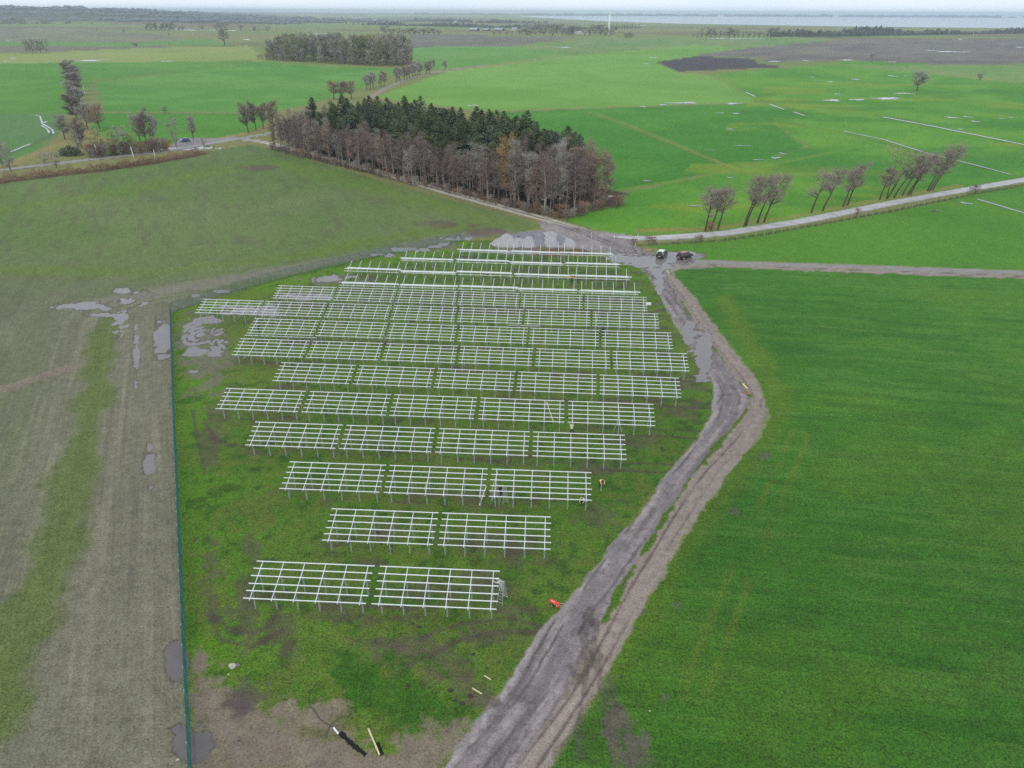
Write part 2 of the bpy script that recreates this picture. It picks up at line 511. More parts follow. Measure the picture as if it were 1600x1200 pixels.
MUD = lin(86, 74, 66)
for i, (n, A, B, t, q) in enumerate(ROWG):
    al = (X - A.x) * t.x + (Y - A.y) * t.y
    ac = (X - A.x) * q.x + (Y - A.y) * q.y
    L = (B - A).length
    inr = sm(-4, 1, al) * sm(L + 5, L - 1, al)
    m = st * inr * np.exp(-((ac - 1.6) / 2.0) ** 2)
    bl = fbm(al / 2.4, ac / .8, 100 + i, 4) * .8 + fbm(al / 9, ac / 3, 140 + i, 2) * .6
    paint(m * sm(-.05, .55, bl + (.25 if i in (0, 9, 10) else 0)) * .75, MUD, .25)
    # ruts running out to the track
    for off, k_ in ((.6, 1.0), (2.3, .8)):
        w_ = vn(al / 5, al * 0 + off, 190 + i) * .35
        m = st * sm(L - 9, L + 1, al) * sm(.34, .12, np.abs(ac - off - w_)) * (i not in (0, 1, 2))
        paint(m * k_ * .8, lin(74, 62, 56), .1, .3)
        Z -= m * .06
# dark rut along the tenth and eleventh rows
for pts, wd in (([(560, 470), (700, 475), (870, 482), (1010, 490), (1040, 482)], .8), ([(640, 460), (800, 459), (1000, 472)], .35), ([(760, 430), (900, 436), (1000, 440)], .6), ([(640, 500), (800, 512), (1050, 512)], .25),
                ([(470, 462), (440, 468), (425, 480)], .5), ([(420, 470), (470, 455), (520, 458)], .35)):
    d, al = pline(P(pts), 5)
    m = st * sm(wd, wd * .4, np.abs(d) + n1 * .3)
    paint(m * .8, lin(80, 66, 62), .05, .35)
    Z -= m * .07
# muddy blotches, tan bare earth at the near corner, soil at the yard edge
def blot(u, v, rx, ry, c, k_=.8, g=.1, w=0.0, msk=None, wob=.55):
    e, p, _, _ = ell(u, v, rx, ry)
    s_ = e < 3
    nn = np.zeros(N)
    nn[s_] = fbm(X[s_] / 1.8, Y[s_] / 1.8, int(u * 3 + v), 5) * 1.3 + fbm(X[s_] / .45, Y[s_] / .45, int(u + v * 3), 2) * .5
    m = sm(1.15, .45, e + nn * wob + n4 * .3) * (st if msk is None else msk)
    paint(m * k_, c, g, w)
    return m
for q in ((440, 985, 28, 30), (450, 1010, 20, 30), (385, 980, 20, 30), (330, 900, 18, 60), (395, 865, 14, 30), (380, 920, 16, 40), (560, 965, 80, 12), (700, 920, 90, 18), (760, 905, 50, 14),
          (820, 860, 40, 25), (640, 1030, 60, 30), (690, 1040, 40, 25), (760, 990, 60, 16), (800, 950, 40, 12), (655, 1010, 50, 18), (590, 880, 40, 10), (340, 660, 20, 40), (330, 700, 14, 50), (395, 655, 14, 14),
          (600, 830, 20, 14), (940, 800, 40, 20), (990, 690, 60, 12), (1060, 640, 40, 16), (1075, 600, 30, 12), (920, 730, 40, 10), (730, 1075, 60, 20), (600, 1005, 40, 12), (360, 960, 12, 14), (770, 850, 60, 16)):
    blot(*q, lin(88, 77, 68), .6, .15)
for q in ((600, 1080, 90, 50), (650, 1120, 60, 40), (560, 1050, 40, 30), (890, 980, 30, 30)):
    blot(*q, lin(52, 100, 30), .75, 1)
for q in ((360, 1150, 60, 60), (330, 1080, 30, 45), (420, 1160, 70, 40), (500, 1170, 60, 40), (520, 1120, 25, 30), (450, 1110, 40, 18), (640, 1165, 40, 22), (700, 1150, 40, 30), (570, 1195, 90, 16), (610, 1190, 60, 18), (310, 1030, 14, 18)):
    blot(*q, lin(124, 111, 97), .85, .0, .1)
bare = sdf(P([(300, 1085), (345, 1075), (400, 1105), (440, 1125), (480, 1112), (520, 1130), (560, 1175), (610, 1178), (660, 1155), (720, 1160), (690, 1210), (600, 1340), (303, 1340)]), 6)
paint(st * sm(.5, -.5, bare + n1 * .5 + n4 * .7) * .85, lin(125, 112, 98), 0, .1)
paint(st * sm(.5, -.5, bare) * sm(.1, .6, n1 * .6 + n4 * .6) * .4, lin(108, 95, 88), 0, .2)
for q in ((395, 1090, 40, 26), (370, 1100, 28, 20)):
    blot(*q, lin(86, 76, 72), .8, .1, .2)
for q in ((520, 1150, 40, 14), (550, 1130, 30, 12), (600, 1140, 20, 20)):
    blot(*q, lin(92, 104, 52), .5, .8)
for q in ((860, 386, 80, 6), (800, 390, 40, 5), (930, 392, 40, 6)):
    blot(*q, lin(118, 98, 88), .8, .0, .2)
blot(320, 560, 46, 46, lin(112, 102, 92), .75, .0, .3)
blot(300, 520, 30, 30, lin(116, 106, 96), .85, .0, .4)
blot(520, 440, 50, 9, lin(110, 100, 94), .8, .0, .4)
blot(690, 385, 40, 5, lin(112, 104, 96), .7, .0, .4)
blot(490, 462, 46, 6, lin(104, 94, 92), .8, .0, .5)
# curved wheel marks in the grass
for pts in ([(640, 1040), (720, 1000), (790, 985), (840, 990), (870, 1010)], [(320, 660), (340, 690), (390, 700), (430, 690)], [(330, 955), (360, 985), (400, 990), (430, 965)], [(325, 960), (345, 1000), (395, 1010), (440, 985)],
            [(860, 985), (800, 965), (720, 975), (650, 1000)], [(400, 470), (450, 455), (470, 462)], [(300, 640), (310, 690), (320, 740)]):
    d, _ = pline(P(pts), 4)
    paint(st * sm(.4, .12, np.abs(d) + n1 * .2) * .65, lin(80, 68, 62), .1)
# scattered dark clods
cl = sm(.82, .9, vn(X / .55, Y / .55, 77)) * sm(.1, .5, n4) * st
paint(cl * .7, lin(52, 46, 42), .1)

# --- tracks, lanes, yard
d, _ = pline(P([(925, 1000), (934, 985), (977, 908), (1017, 842), (1047, 797), (1084, 740), (1126, 689), (1165, 645), (1174, 622), (1150, 590), (1120, 550), (1086, 505), (1060, 465), (1040, 433)]), 6)
paint(sm(2.6, 1.6, np.abs(d)), lin(76, 108, 46), 1)
d, _ = pline(P([(700, 1330), (806, 1200), (880, 1090), (930, 1000)]), 6)
paint(sm(2.6, 1.8, np.abs(d)), lin(122, 110, 100), .1)
TRK_L = [(600, 1330), (690, 1200), (780, 1085), (835, 1000), (885, 940), (940, 875), (1000, 800), (1045, 738), (1090, 685), (1112, 650), (1118, 612), (1105, 580), (1080, 545), (1052, 503), (1032, 462), (1012, 430), (988, 404)]
TRK_R = [(752, 1330), (812, 1200), (884, 1090), (932, 985), (970, 912), (1012, 845), (1042, 795), (1078, 742), (1120, 690), (1162, 643), (1174, 625), (1150, 590), (1120, 550), (1086, 505), (1060, 465), (1041, 432), (1030, 416)]
d = sdf(P(TRK_L + TRK_R[::-1]), 10)
tc_, tal = pline(P([((a_[0] + b_[0]) / 2, (a_[1] + b_[1]) / 2) for a_, b_ in zip(TRK_L, TRK_R)]), 12)
n03 = np.zeros(N)
n03[near] = vn(X[near] / .42, Y[near] / .42, 301) * .6 + vn(X[near] / .9, Y[near] / .9, 302) * .5
m = soft(d + n1 * .22 + n03 * .12, .14, .25)
paint(m, lin(134, 123, 122), 0, .25, 'construction_track')
trk = m
s1 = vn(tc_ * 1.7, tal * .05, 3) * .6 + vn(tc_ * 4.1, tal * .12, 4) * .5 + n1 * .35
s1 = s1 + n03 * .45 + (vn(tc_ * 2.9, tal * .02, 307) * .5)
paint(trk * sm(.1, .5, s1) * .6, lin(154, 143, 140), 0, .1)
paint(trk * sm(.1, .5, -s1) * .6, lin(106, 96, 95), 0, .45)
paint(trk * sm(.5, .8, vn(X / .4, Y / .4, 8) * .6 + vn(X / .17, Y / .17, 9) * .5) * .5, lin(64, 56, 55), 0, .4)
paint(trk * sm(-.95, -.25, d + n03 * .15) * (tc_ > 0) * (.45 + .4 * sm(-.1, .5, n03 + n4)), lin(164, 156, 154), 0, 0)
for off, sd9 in ((.9, 61), (-.35, 62), (-1.15, 63), (1.5, 64)):      # wheel cracks and cut ruts
    w_ = vn(tal / 6, tal * 0 + off, sd9) * .45 + vn(tal / 1.3, tal * 0 + off, sd9 + 20) * .08
    m_ = trk * sm(.22, .06, np.abs(tc_ - off - w_)) * sm(-.1, .35, vn(tal / 5, tal * 0 + off, sd9 + 40) + n03 * .3)
    paint(m_ * .7, lin(74, 66, 65), 0, .5)
    Z -= m_ * .05
for off, sd9 in ((.3, 71), (-.8, 72)):
    w_ = vn(tal / 9, tal * 0 + off, sd9) * .4
    m_ = trk * sm(.5, .25, np.abs(tc_ - off - w_) + n03 * .1) * sm(-.1, .3, vn(tal / 11, tal * 0 + off, sd9 + 40))
    paint(m_ * .55, lin(104, 96, 98), 0, .6)
    Z -= m_ * .03
for u, v, rx, ry in ((930, 925, 34, 60), (880, 1035, 26, 30), (850, 1075, 20, 30), (1040, 800, 20, 40), (960, 860, 16, 30)):
    blot(u, v, rx, ry, lin(118, 108, 110), .6, 0, .55, trk)
DRT_L = [(700, 1330), (800, 1200), (876, 1092), (940, 985), (982, 908), (1022, 842), (1052, 797), (1090, 738), (1132, 688), (1168, 647), (1174, 622), (1152, 590), (1121, 550), (1087, 505), (1061, 465), (1040, 433), (1034, 426), (1052, 415), (1110, 411.5), (1300, 419), (1600, 429.5), (2000, 441)]
DRT_R = [(780, 1330), (852, 1200), (930, 1085), (982, 985), (1026, 908), (1068, 842), (1096, 797), (1142, 730), (1188, 682), (1199, 645), (1194, 615), (1176, 585), (1146, 548), (1113, 505), (1082, 462), (1056, 434), (1050, 427), (1066, 420), (1120, 417), (1300, 425), (1600, 435), (2000, 447)]
d = sdf(P(DRT_L + DRT_R[::-1]), 10)
dc, dal = pline(P([((a_[0] + b_[0]) / 2, (a_[1] + b_[1]) / 2) for a_, b_ in zip(DRT_L, DRT_R)]), 12)
m = soft(d + n1 * .35 + n03 * .2, .18, .35)
paint(m, lin(147, 134, 123), 0, .0, 'dirt_track')
drt = m
paint(drt * sm(.0, .8, vn(dc * 2.2, dal * .06, 13) + n1 * .4) * .5, lin(130, 113, 106), 0)
paint(drt * sm(.1, .8, n4 + n1 * .3) * .3, lin(158, 143, 132), 0)
paint(drt * sm(.25, .7, n03 + n1 * .3) * .4, lin(112, 98, 90), 0)
for off in (-.55, .65):
    w_ = vn(dal / 7, dal * 0 + off, 33) * .25
    m = drt * sm(.2, .06, np.abs(dc - off - w_) + n1 * .05) * sm(-.45, .25, vn(dal / 6, dal * 0 + off, 35) + (.35 if off == .65 else -.25))
    paint(m * .62, lin(78, 66, 62), 0, .3)
    Z -= m * .06
# black wheel swirl where the two tracks meet near the bottom
for pts, wd in (([(905, 1180), (905, 1130), (912, 1080), (918, 1030), (912, 990), (925, 950)], .5), ([(960, 1200), (945, 1120), (938, 1060), (928, 1010), (930, 970)], .45), ([(985, 1200), (968, 1120), (950, 1060)], .4), ([(890, 1040), (905, 1060), (925, 1040)], .4),
                ([(830, 1130), (815, 1160), (800, 1180)], .3), ([(800, 1085), (840, 1100), (870, 1090)], .4)):
    d, al = pline(P(pts), 5)
    m = sm(wd, wd * .35, np.abs(d) + n1 * .3 + n4 * .15)
    paint(m * .55, lin(78, 70, 66), .1, .35)
    Z -= m * .05
blot(905, 1060, 22, 26, lin(92, 84, 74), .55, .2, .2, np.ones(N))
blot(958, 1140, 16, 60, lin(92, 80, 75), .85, .1, .3, np.ones(N))
blot(990, 1180, 20, 40, lin(92, 82, 78), .85, .1, .3, np.ones(N))
blot(925, 1160, 12, 40, lin(72, 98, 44), .5, .8, 0, np.ones(N))
blot(815, 1085, 30, 14, lin(98, 88, 88), .7, 0, .5, trk)
blot(760, 1095, 24, 12, lin(96, 82, 74), .7, .1, .2, np.ones(N))
blot(700, 1140, 18, 24, lin(100, 86, 78), .6, .1, .2)
d, al = pline(P([(935, 1075), (1000, 1000), (1060, 900), (1130, 800), (1205, 700), (1240, 640), (1230, 600), (1150, 470)]), 12)
paint(rf * sm(3.4, .5, np.abs(d - 2) + n4 * 1.0) * .5, lin(100, 128, 46))
d, al = pline(P([(1085, 1080), (1120, 990), (1165, 880), (1215, 760), (1250, 680)]), 8)
paint(rf * sm(.7, .2, np.abs(np.abs(d) - 1.0) + n1 * .2 + n4 * .2) * sm(-.7, .2, n4 + n20) * .6, lin(98, 130, 54))
for u, v in ((1195, 713), (1145, 800), (1058, 945), (1005, 955), (1040, 1090)):
    blot(u, v, 9, 6, lin(84, 82, 78), .6, .1, .4, rf.astype(float))

d = sdf(P([(1040, 412), (1085, 406), (1300, 412.5), (1600, 423), (2000, 436), (2000, 441), (1600, 429.5), (1300, 419), (1110, 412), (1052, 416)]), 8)
m = soft(d, .3, .2)
paint(m, lin(142, 135, 130), 0, .35, 'farm_road')
paint(m * sm(.0, .6, n20 + n4 * .4) * .4, lin(122, 114, 110), 0, .4)
ROADS = []
def road(pts, hw, c, c2, name, w=.3, verge=None):
    ROADS.append((pts, hw, c, c2, name))
    dd, al = pline(P(pts), 10)
    if verge is not None:
        paint(sm(hw + 1.6, hw + .2, np.abs(dd) + n4 * .5) * .6, verge, .6)
    m = sm(hw + .4, hw - .4, np.abs(dd))
    paint(m, c, 0, w)
    paint(m * sm(.0, .7, vn(dd * 1.3, al * .04, 19) + n4 * .3) * .5, c2, 0, w)
    return dd, al, m
ROAD_D = [(955, 369), (985, 372), (1030, 372), (1130, 365), (1250, 346), (1400, 316), (1500, 298), (1600, 281), (1750, 256), (1950, 226)]
road(ROAD_D, 2.0, lin(172, 167, 166), lin(186, 182, 182), 'paved_road', .4, lin(104, 112, 70))
d, _, m = road([(905, 358), (860, 345), (780, 323), (700, 301), (600, 271), (500, 242), (430, 226), (395, 219), (372, 217)], 2.0, lin(172, 162, 148), lin(192, 183, 168), 'forest_lane', .2, lin(98, 92, 72))
paint(m * sm(.55, .3, np.abs(d)) * .55, lin(112, 108, 92), .3)
road([(440, 206), (400, 212), (372, 217), (330, 224), (262, 236), (200, 243), (100, 254), (0, 266), (-150, 284), (-500, 330)], 1.9, lin(158, 154, 150), lin(140, 136, 132), 'country_road', .4, lin(112, 104, 76))
road([(575, 155), (600, 139), (640, 122), (690, 111), (760, 102)], 2.2, lin(150, 138, 124), lin(132, 122, 104), 'country_road', .2, lin(140, 122, 88))
d = field([(262, 232), (282, 216), (320, 216), (372, 214), (350, 222), (300, 229)], lin(138, 130, 128), 0, 'lay_by', .6, .5, w=.4)
YARD = [(835, 345), (880, 350), (930, 361), (985, 368), (1002, 372), (988, 380), (995, 388), (1020, 395), (1045, 401), (1085, 406), (1085, 412), (1045, 418), (1030, 428), (1005, 422), (985, 405), (955, 396), (900, 390), (850, 386), (778, 388), (775, 380), (800, 364), (850, 358)]
d = sdf(P(YARD), 8)
m = soft(d + n1 * .3 + n03 * .2, .25, .5)
paint(m, lin(140, 131, 128), 0, .3, 'muddy_yard')
yard = m
paint(yard * sm(.0, .6, n4 + n1 * .3) * .5, lin(116, 106, 104), 0, .5)
paint(yard * sm(.1, .6, -n4 + n1 * .3) * .5, lin(158, 149, 143), 0, .1)
for pts in ([(905, 358), (960, 385), (1000, 408), (1030, 440)], [(985, 372), (1000, 395), (1020, 430)], [(880, 352), (930, 372), (1040, 408), (1085, 409)], [(960, 392), (1010, 425), (1050, 470), (1080, 510), (1110, 550)], [(1030, 415), (1060, 412), (1100, 410)]):
    d, al = pline(P(pts), 4)
    paint(np.maximum(yard, trk) * sm(.45, .15, np.abs(np.abs(d) - .8) + n1 * .15) * .6, lin(88, 80, 79), 0, .5)
# forest floor, verge ditch of the right-hand road, hedge bank of the left-hand road
FOREST = P([(418, 226), (480, 243), (600, 273), (760, 320), (880, 347), (920, 338), (950, 305), (930, 285)]).tolist()
FW0, FW1 = at(424, 232), at(880, 342)
ff = (FW1 - FW0).normalized()
fnv = Vector((-ff.y, ff.x, 0))
fnv = fnv if fnv.y > 0 else -fnv
fpoly = [FW0 - ff * 3, FW1 - ff * 1, FW1 + ff * 1 + fnv * 24, FW1 - ff * 8 + fnv * 38, FW0 + fnv * 38 - ff * 3]
d = sdf([p[:2] for p in fpoly], 12)
paint(sm(1.5, -1.5, d + n4 * 1.2), lin(78, 62, 52), .2, 0, 'forest_floor')
paint(sm(1, -1, d) * sm(.0, .5, n4 + n1 * .4) * .6, lin(112, 84, 60), .2)
vd_pts = [(1000, 382), (1130, 374), (1200, 364), (1280, 349), (1400, 327), (1520, 302), (1640, 282), (1900, 242)]
d, al = pline(P(vd_pts), 8)
paint(sm(1.6, .5, np.abs(d + .8) + n4 * .4) * .5, lin(96, 118, 56), .8)
m = sm(.9, .35, np.abs(d) + n4 * .15)
paint(m * .8, lin(52, 56, 36), .5, .1, 'ditch')
Z -= m * .5
HED = [(-300, 318), (-40, 290), (60, 277), (160, 266), (240, 254), (318, 240)]
d, al = pline(P(HED), 12)
paint(sm(4.0, 1.5, np.abs(d) + n4) * .85, lin(98, 80, 62), .4)
# small random relief and shallow hollows that hold water
Z += n4 * .018 + n1 * .012 * near
SHEETS = []
def hollow(u, v, rx, ry, depth=.16, wob=.5, lvl=-.05, ang=0.0, swirl=False, streak=None):
    e, p, a_, b_ = ell(u, v, rx, ry)
    if ang:
        R_ = Matrix.Rotation(ang, 3, 'Z')
        a_, b_ = R_ @ a_, R_ @ b_
        Mi = np.linalg.inv(np.array([[a_.x, b_.x], [a_.y, b_.y]]))
        e = np.hypot(Mi[0, 0] * (X - p.x) + Mi[0, 1] * (Y - p.y), Mi[1, 0] * (X - p.x) + Mi[1, 1] * (Y - p.y))
    dx, dy = X - p.x, Y - p.y
    s = e < 1.7
    nn = fbm(X[s] / 1.9, Y[s] / 1.9, int(u + v * 7), 4) * 1.1 + fbm(X[s] / .6, Y[s] / .6, int(u + v * 3), 2) * .35
    if streak:
        nn = nn * .3 + vn(fa[s] * streak, fal[s] * .05, 3) * 1.1
    h = sm(1.25, .3, e[s] + nn * wob) * depth
    if swirl:
        h *= (.62 + .5 * np.sin(np.hypot(dx[s] * 1.0 - 2, dy[s] * .7 + 1) * 5.5 + nn * 2))
    Z[s] -= h
    k_ = sm(.004, .03, h)[:, None] * .75                     # soaked dark margin, then the muddy bed
    col[s] = col[s] * (1 - k_) + lin(94, 86, 79) * k_
    k_ = sm(.02, .07, h)
    col[s] = col[s] * (1 - k_[:, None]) + lin(104, 94, 88) * k_[:, None]
    gr[s] *= 1 - k_
    wet[s] = np.maximum(wet[s], k_ * .7)
    SHEETS.append((p, a_ * 1.45, b_ * 1.45, lvl + .0015 * (len(SHEETS) % 7)))
hollow(1101, 552, 15, 40, .2, .3, ang=0.0)          # long pool on the construction track
hollow(1076, 520, 9, 22, .13, .7)
hollow(1030, 442, 6, 20, .13, .8)
hollow(1058, 400, 36, 8, .14, .5)
hollow(1015, 412, 30, 9, .12, .8)
hollow(985, 405, 26, 6, .12, .8)
hollow(960, 400, 20, 5, .12, .8)
hollow(1030, 424, 12, 7, .12, .6)
hollow(255, 530, 15, 34, .16, .3)
hollow(234, 722, 8, 28, .1, .8)
hollow(276, 1032, 18, 34, .17, .25)
hollow(300, 1165, 30, 28, .16, .4)
hollow(135, 478, 44, 6, .13, .6)
hollow(200, 472, 22, 6, .1, .8)
hollow(165, 492, 26, 4, .12, .6)
hollow(200, 455, 26, 4, .11, .7)
hollow(213, 545, 4, 40, .1, 1.1)
hollow(188, 505, 10, 20, .11, .9)
hollow(345, 455, 14, 3, .13, .4)
hollow(306, 462, 8, 2.5, .13, .4)
hollow(520, 434, 30, 4, .14, .8, ang=math.radians(25))
hollow(690, 383, 20, 3, .14, .5, ang=math.radians(30))
hollow(300, 518, 20, 22, .17, .9, swirl=True)
hollow(345, 528, 14, 14, .15, .9, swirl=True)
hollow(325, 498, 26, 5, .14, .9)
hollow(390, 486, 44, 8, .13, .9)
hollow(490, 464, 40, 4, .14, .8)
hollow(300, 548, 22, 6, .12, 1.2)
hollow(335, 550, 16, 6, .12, .8)
hollow(302, 580, 8, 3, .12, .5)
hollow(820, 395, 50, 3, .1, .9)
hollow(640, 390, 36, 3, .09, .9)
hollow(590, 398, 30, 3, .09, .9)
hollow(720, 372, 26, 3, .09, .9)
hollow(300, 232, 40, 3, .1, .8)
# the land rises to the wooded ridge on the left
def ridge(x, y):
    return 58 * sm(2700, 4300, y) * sm(-.18, -.62, x / np.maximum(y, 1))
Z += ridge(X, Y)
paint(sm(4, 14, ridge(X, Y)), lin(70, 74, 62), .5)
view_dark = sm(118, 48, Y + n20 * 10) * np.maximum(rf, st * .35)  # vignette and steep-view darkening painted into the near grass colour
col *= (1 - .24 * view_dark * gr)[:, None]

quads_i = np.arange(699)[:, None] * 1020 + np.arange(1019)[None, :]
Q = np.stack([quads_i, quads_i + 1, quads_i + 1021, quads_i + 1020], -1).reshape(-1, 4)
flab = lab[Q[:, 0]]
lum_ = (col @ np.array([.25, .65, .10]))[:, None]
col = np.clip(lum_ + (col - lum_) * 1.0, .004, 1) * (1 + (np.array([1.02, .90, .58]) - 1) * gr[:, None])
col *= np.clip(1 + n1 * .10 + n20 * .05 + n90 * .04 + n400 * .05, .6, 1.5)[:, None]

def ground_mat(name, streak_ang=0.0, streak=0.0, grain=1.0):
    m = bpy.data.materials.new(name)
    m.use_nodes = True
    nt = m.node_tree
    L = nt.links.new
    b = nt.nodes['Principled BSDF']
    b.inputs['Specular IOR Level'].default_value = 0.25
    aC = nt.nodes.new('ShaderNodeAttribute'); aC.attribute_name = 'soil_colour'
    aG = nt.nodes.new('ShaderNodeAttribute'); aG.attribute_name = 'grassiness'
    aW = nt.nodes.new('ShaderNodeAttribute'); aW.attribute_name = 'wetness'
    tc = nt.nodes.new('ShaderNodeTexCoord')
    def noise(scale, detail=3, rough=.6, vec=None):
        n = nt.nodes.new('ShaderNodeTexNoise')
        n.inputs['Scale'].default_value = scale
        n.inputs['Detail'].default_value = detail
        n.inputs['Roughness'].default_value = rough
        L(vec or tc.outputs['Object'], n.inputs['Vector'])
        return n.outputs['Fac']
    def math_(op, a, b_=None, c=None):
        n = nt.nodes.new('ShaderNodeMath'); n.operation = op
        for i, v in enumerate((a, b_, c)):
            if v is None:
                continue
            if isinstance(v, (int, float)):
                n.inputs[i].default_value = v
            else:
                L(v, n.inputs[i])
        return n.outputs[0]
    fine = noise(5.5 * grain, 4, .7)
    mid = noise(1.1, 3)
    mp = nt.nodes.new('ShaderNodeMapping')
    mp.vector_type = 'TEXTURE'
    mp.inputs['Rotation'].default_value[2] = streak_ang
    mp.inputs['Scale'].default_value = (9.0, .34, 1)
    L(tc.outputs['Object'], mp.inputs['Vector'])
    stn = noise(1.0, 3, .6, mp.outputs[0])
    # grass: strong fine contrast, soil: softer
    amp = math_('MULTIPLY_ADD', aG.outputs['Fac'], 1.6, 1.9)
    v = math_('MULTIPLY', math_('SUBTRACT', fine, .5), amp)
    clump = noise(2.4 * grain, 3, .65)
    v = math_('ADD', v, math_('MULTIPLY', math_('SUBTRACT', clump, .5), math_('MULTIPLY_ADD', aG.outputs['Fac'], .9, .35)))
    v = math_('ADD', v, math_('MULTIPLY', math_('SUBTRACT', mid, .5), .7))
    v = math_('ADD', v, math_('MULTIPLY', math_('SUBTRACT', stn, .5), streak))
    v = math_('MAXIMUM', math_('ADD', v, 1.0), .25)
    mul = nt.nodes.new('ShaderNodeVectorMath'); mul.operation = 'SCALE'
    L(aC.outputs['Color'], mul.inputs[0])
    L(v, mul.inputs['Scale'])
    hs = nt.nodes.new('ShaderNodeHueSaturation')
    L(math_('MULTIPLY_ADD', math_('SUBTRACT', mid, .5), .035, .5), hs.inputs['Hue'])
    L(mul.outputs[0], hs.inputs['Color'])
    L(hs.outputs[0], b.inputs['Base Color'])
    L(math_('MULTIPLY_ADD', aW.outputs['Fac'], -.62, .95), b.inputs['Roughness'])
    bp = nt.nodes.new('ShaderNodeBump')
    bp.inputs['Distance'].default_value = .12
    L(math_('MULTIPLY_ADD', aG.outputs['Fac'], .5, .25), bp.inputs['Strength'])
    L(fine, bp.inputs['Height'])
    L(bp.outputs[0], b.inputs['Normal'])
    return m

def mesh_np(name, V, F, m, smooth=True):
    me = bpy.data.meshes.new(name)
    n = F.shape[1]
    me.vertices.add(len(V))
    me.vertices.foreach_set('co', np.ascontiguousarray(V, np.float32).ravel())
    me.loops.add(F.size)
    me.loops.foreach_set('vertex_index', np.ascontiguousarray(F, np.int32).ravel())
    me.polygons.add(len(F))
    me.polygons.foreach_set('loop_start', np.arange(0, F.size, n, dtype=np.int32))
    me.polygons.foreach_set('use_smooth', np.full(len(F), smooth))
    me.materials.append(m)
    me.update(calc_edges=True)
    return me
VV = np.stack([X, Y, Z], 1)
fence_ang = math.atan2(*(FEN[0] - FEN[3])[::-1])
GMX = 1
GM = {'crop_field': ground_mat('stubble_soil', fence_ang, .55), 'meadow': ground_mat('meadow_grass', math.radians(-9), .6), 'construction_track': ground_mat('wet_gravel', 0, 0, 1.15), 'dirt_track': ground_mat('sandy_soil', 0, 0, 1.1)}
gdef = ground_mat('field_ground')
for i, nm in enumerate(LABELS):
    fi = np.where(flab == i)[0]
    if not len(fi):
        continue
    q = Q[fi]
    un, inv = np.unique(q, return_inverse=True)
    me = mesh_np(nm, VV[un], inv.reshape(-1, 4), GM.get(nm, gdef))
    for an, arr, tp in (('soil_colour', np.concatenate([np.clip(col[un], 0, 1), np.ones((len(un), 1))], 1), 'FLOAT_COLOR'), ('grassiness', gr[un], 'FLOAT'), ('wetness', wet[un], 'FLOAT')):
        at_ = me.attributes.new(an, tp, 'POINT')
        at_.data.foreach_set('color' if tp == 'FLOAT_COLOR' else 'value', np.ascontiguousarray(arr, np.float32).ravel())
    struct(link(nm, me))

# ------------------------------------------------------------------ water
def water_mat(name, c, rough=.05, bump=.02):
    m = mat(name, c, rough, var=.08, scale=.8, spec=.5)
    b = m.node_tree.nodes['Principled BSDF']
    b.inputs['IOR'].default_value = 1.33
    tc = m.node_tree.nodes.new('ShaderNodeTexCoord')
    ns = m.node_tree.nodes.new('ShaderNodeTexNoise')
    ns.inputs['Scale'].default_value = 2.5
    m.node_tree.links.new(tc.outputs['Object'], ns.inputs['Vector'])
    bp = m.node_tree.nodes.new('ShaderNodeBump')
    bp.inputs['Strength'].default_value = bump
    m.node_tree.links.new(ns.outputs['Fac'], bp.inputs['Height'])
    m.node_tree.links.new(bp.outputs[0], b.inputs['Normal'])
    return m
PUD = water_mat('muddy_puddle_water', lin(110, 103, 102), .03)
PUDL = water_mat('pale_far_puddle_water', lin(128, 121, 119), .03)  # distant puddles lightened: grazing sky reflection put into the base colour
FPUD = water_mat('flood_water', lin(112, 114, 118), .05)
BAY = water_mat('bay_water', lin(120, 134, 146), .22, .25)
for p, a_, b_, lvl in SHEETS:
    mb = MB()
    n = 20
    mb.poly([a_ * math.cos(2 * math.pi * k / n) + b_ * math.sin(2 * math.pi * k / n) for k in range(n)])
    struct(mb.build('puddle', PUD if p.length < 62 else PUDL, None, loc=(p.x, p.y, lvl)))
def far_sheet(u, v, rx, ry, seed, name='flood_puddle'):
    """a shallow sheet of flood water with a ragged shore, lying on the grass"""
    p = at(u, v)
    ax_, ay_ = abs(at(u + rx, v).x - p.x), abs(at(u, v - ry).y - p.y)
    r = random.Random(seed)
    n = 64
    ph = [r.uniform(0, 6.28) for _ in range(5)]
    mb = MB()
    pts = []
    for k in range(n):
        a_ = 2 * math.pi * k / n
        q = .78 + .25 * math.sin(2 * a_ + ph[0]) + .2 * math.sin(3 * a_ + ph[1]) + .15 * math.sin(5 * a_ + ph[2]) + .16 * math.sin(9 * a_ + ph[3]) + .12 * math.sin(17 * a_ + ph[4]) + r.uniform(-.07, .07)
        pts.append((math.cos(a_) * ax_ * q, math.sin(a_) * ay_ * q, 0))
    mb.poly(pts)
    struct(mb.build(name, FPUD, None, loc=(p.x, p.y, .1 + p.y * 6e-5)))
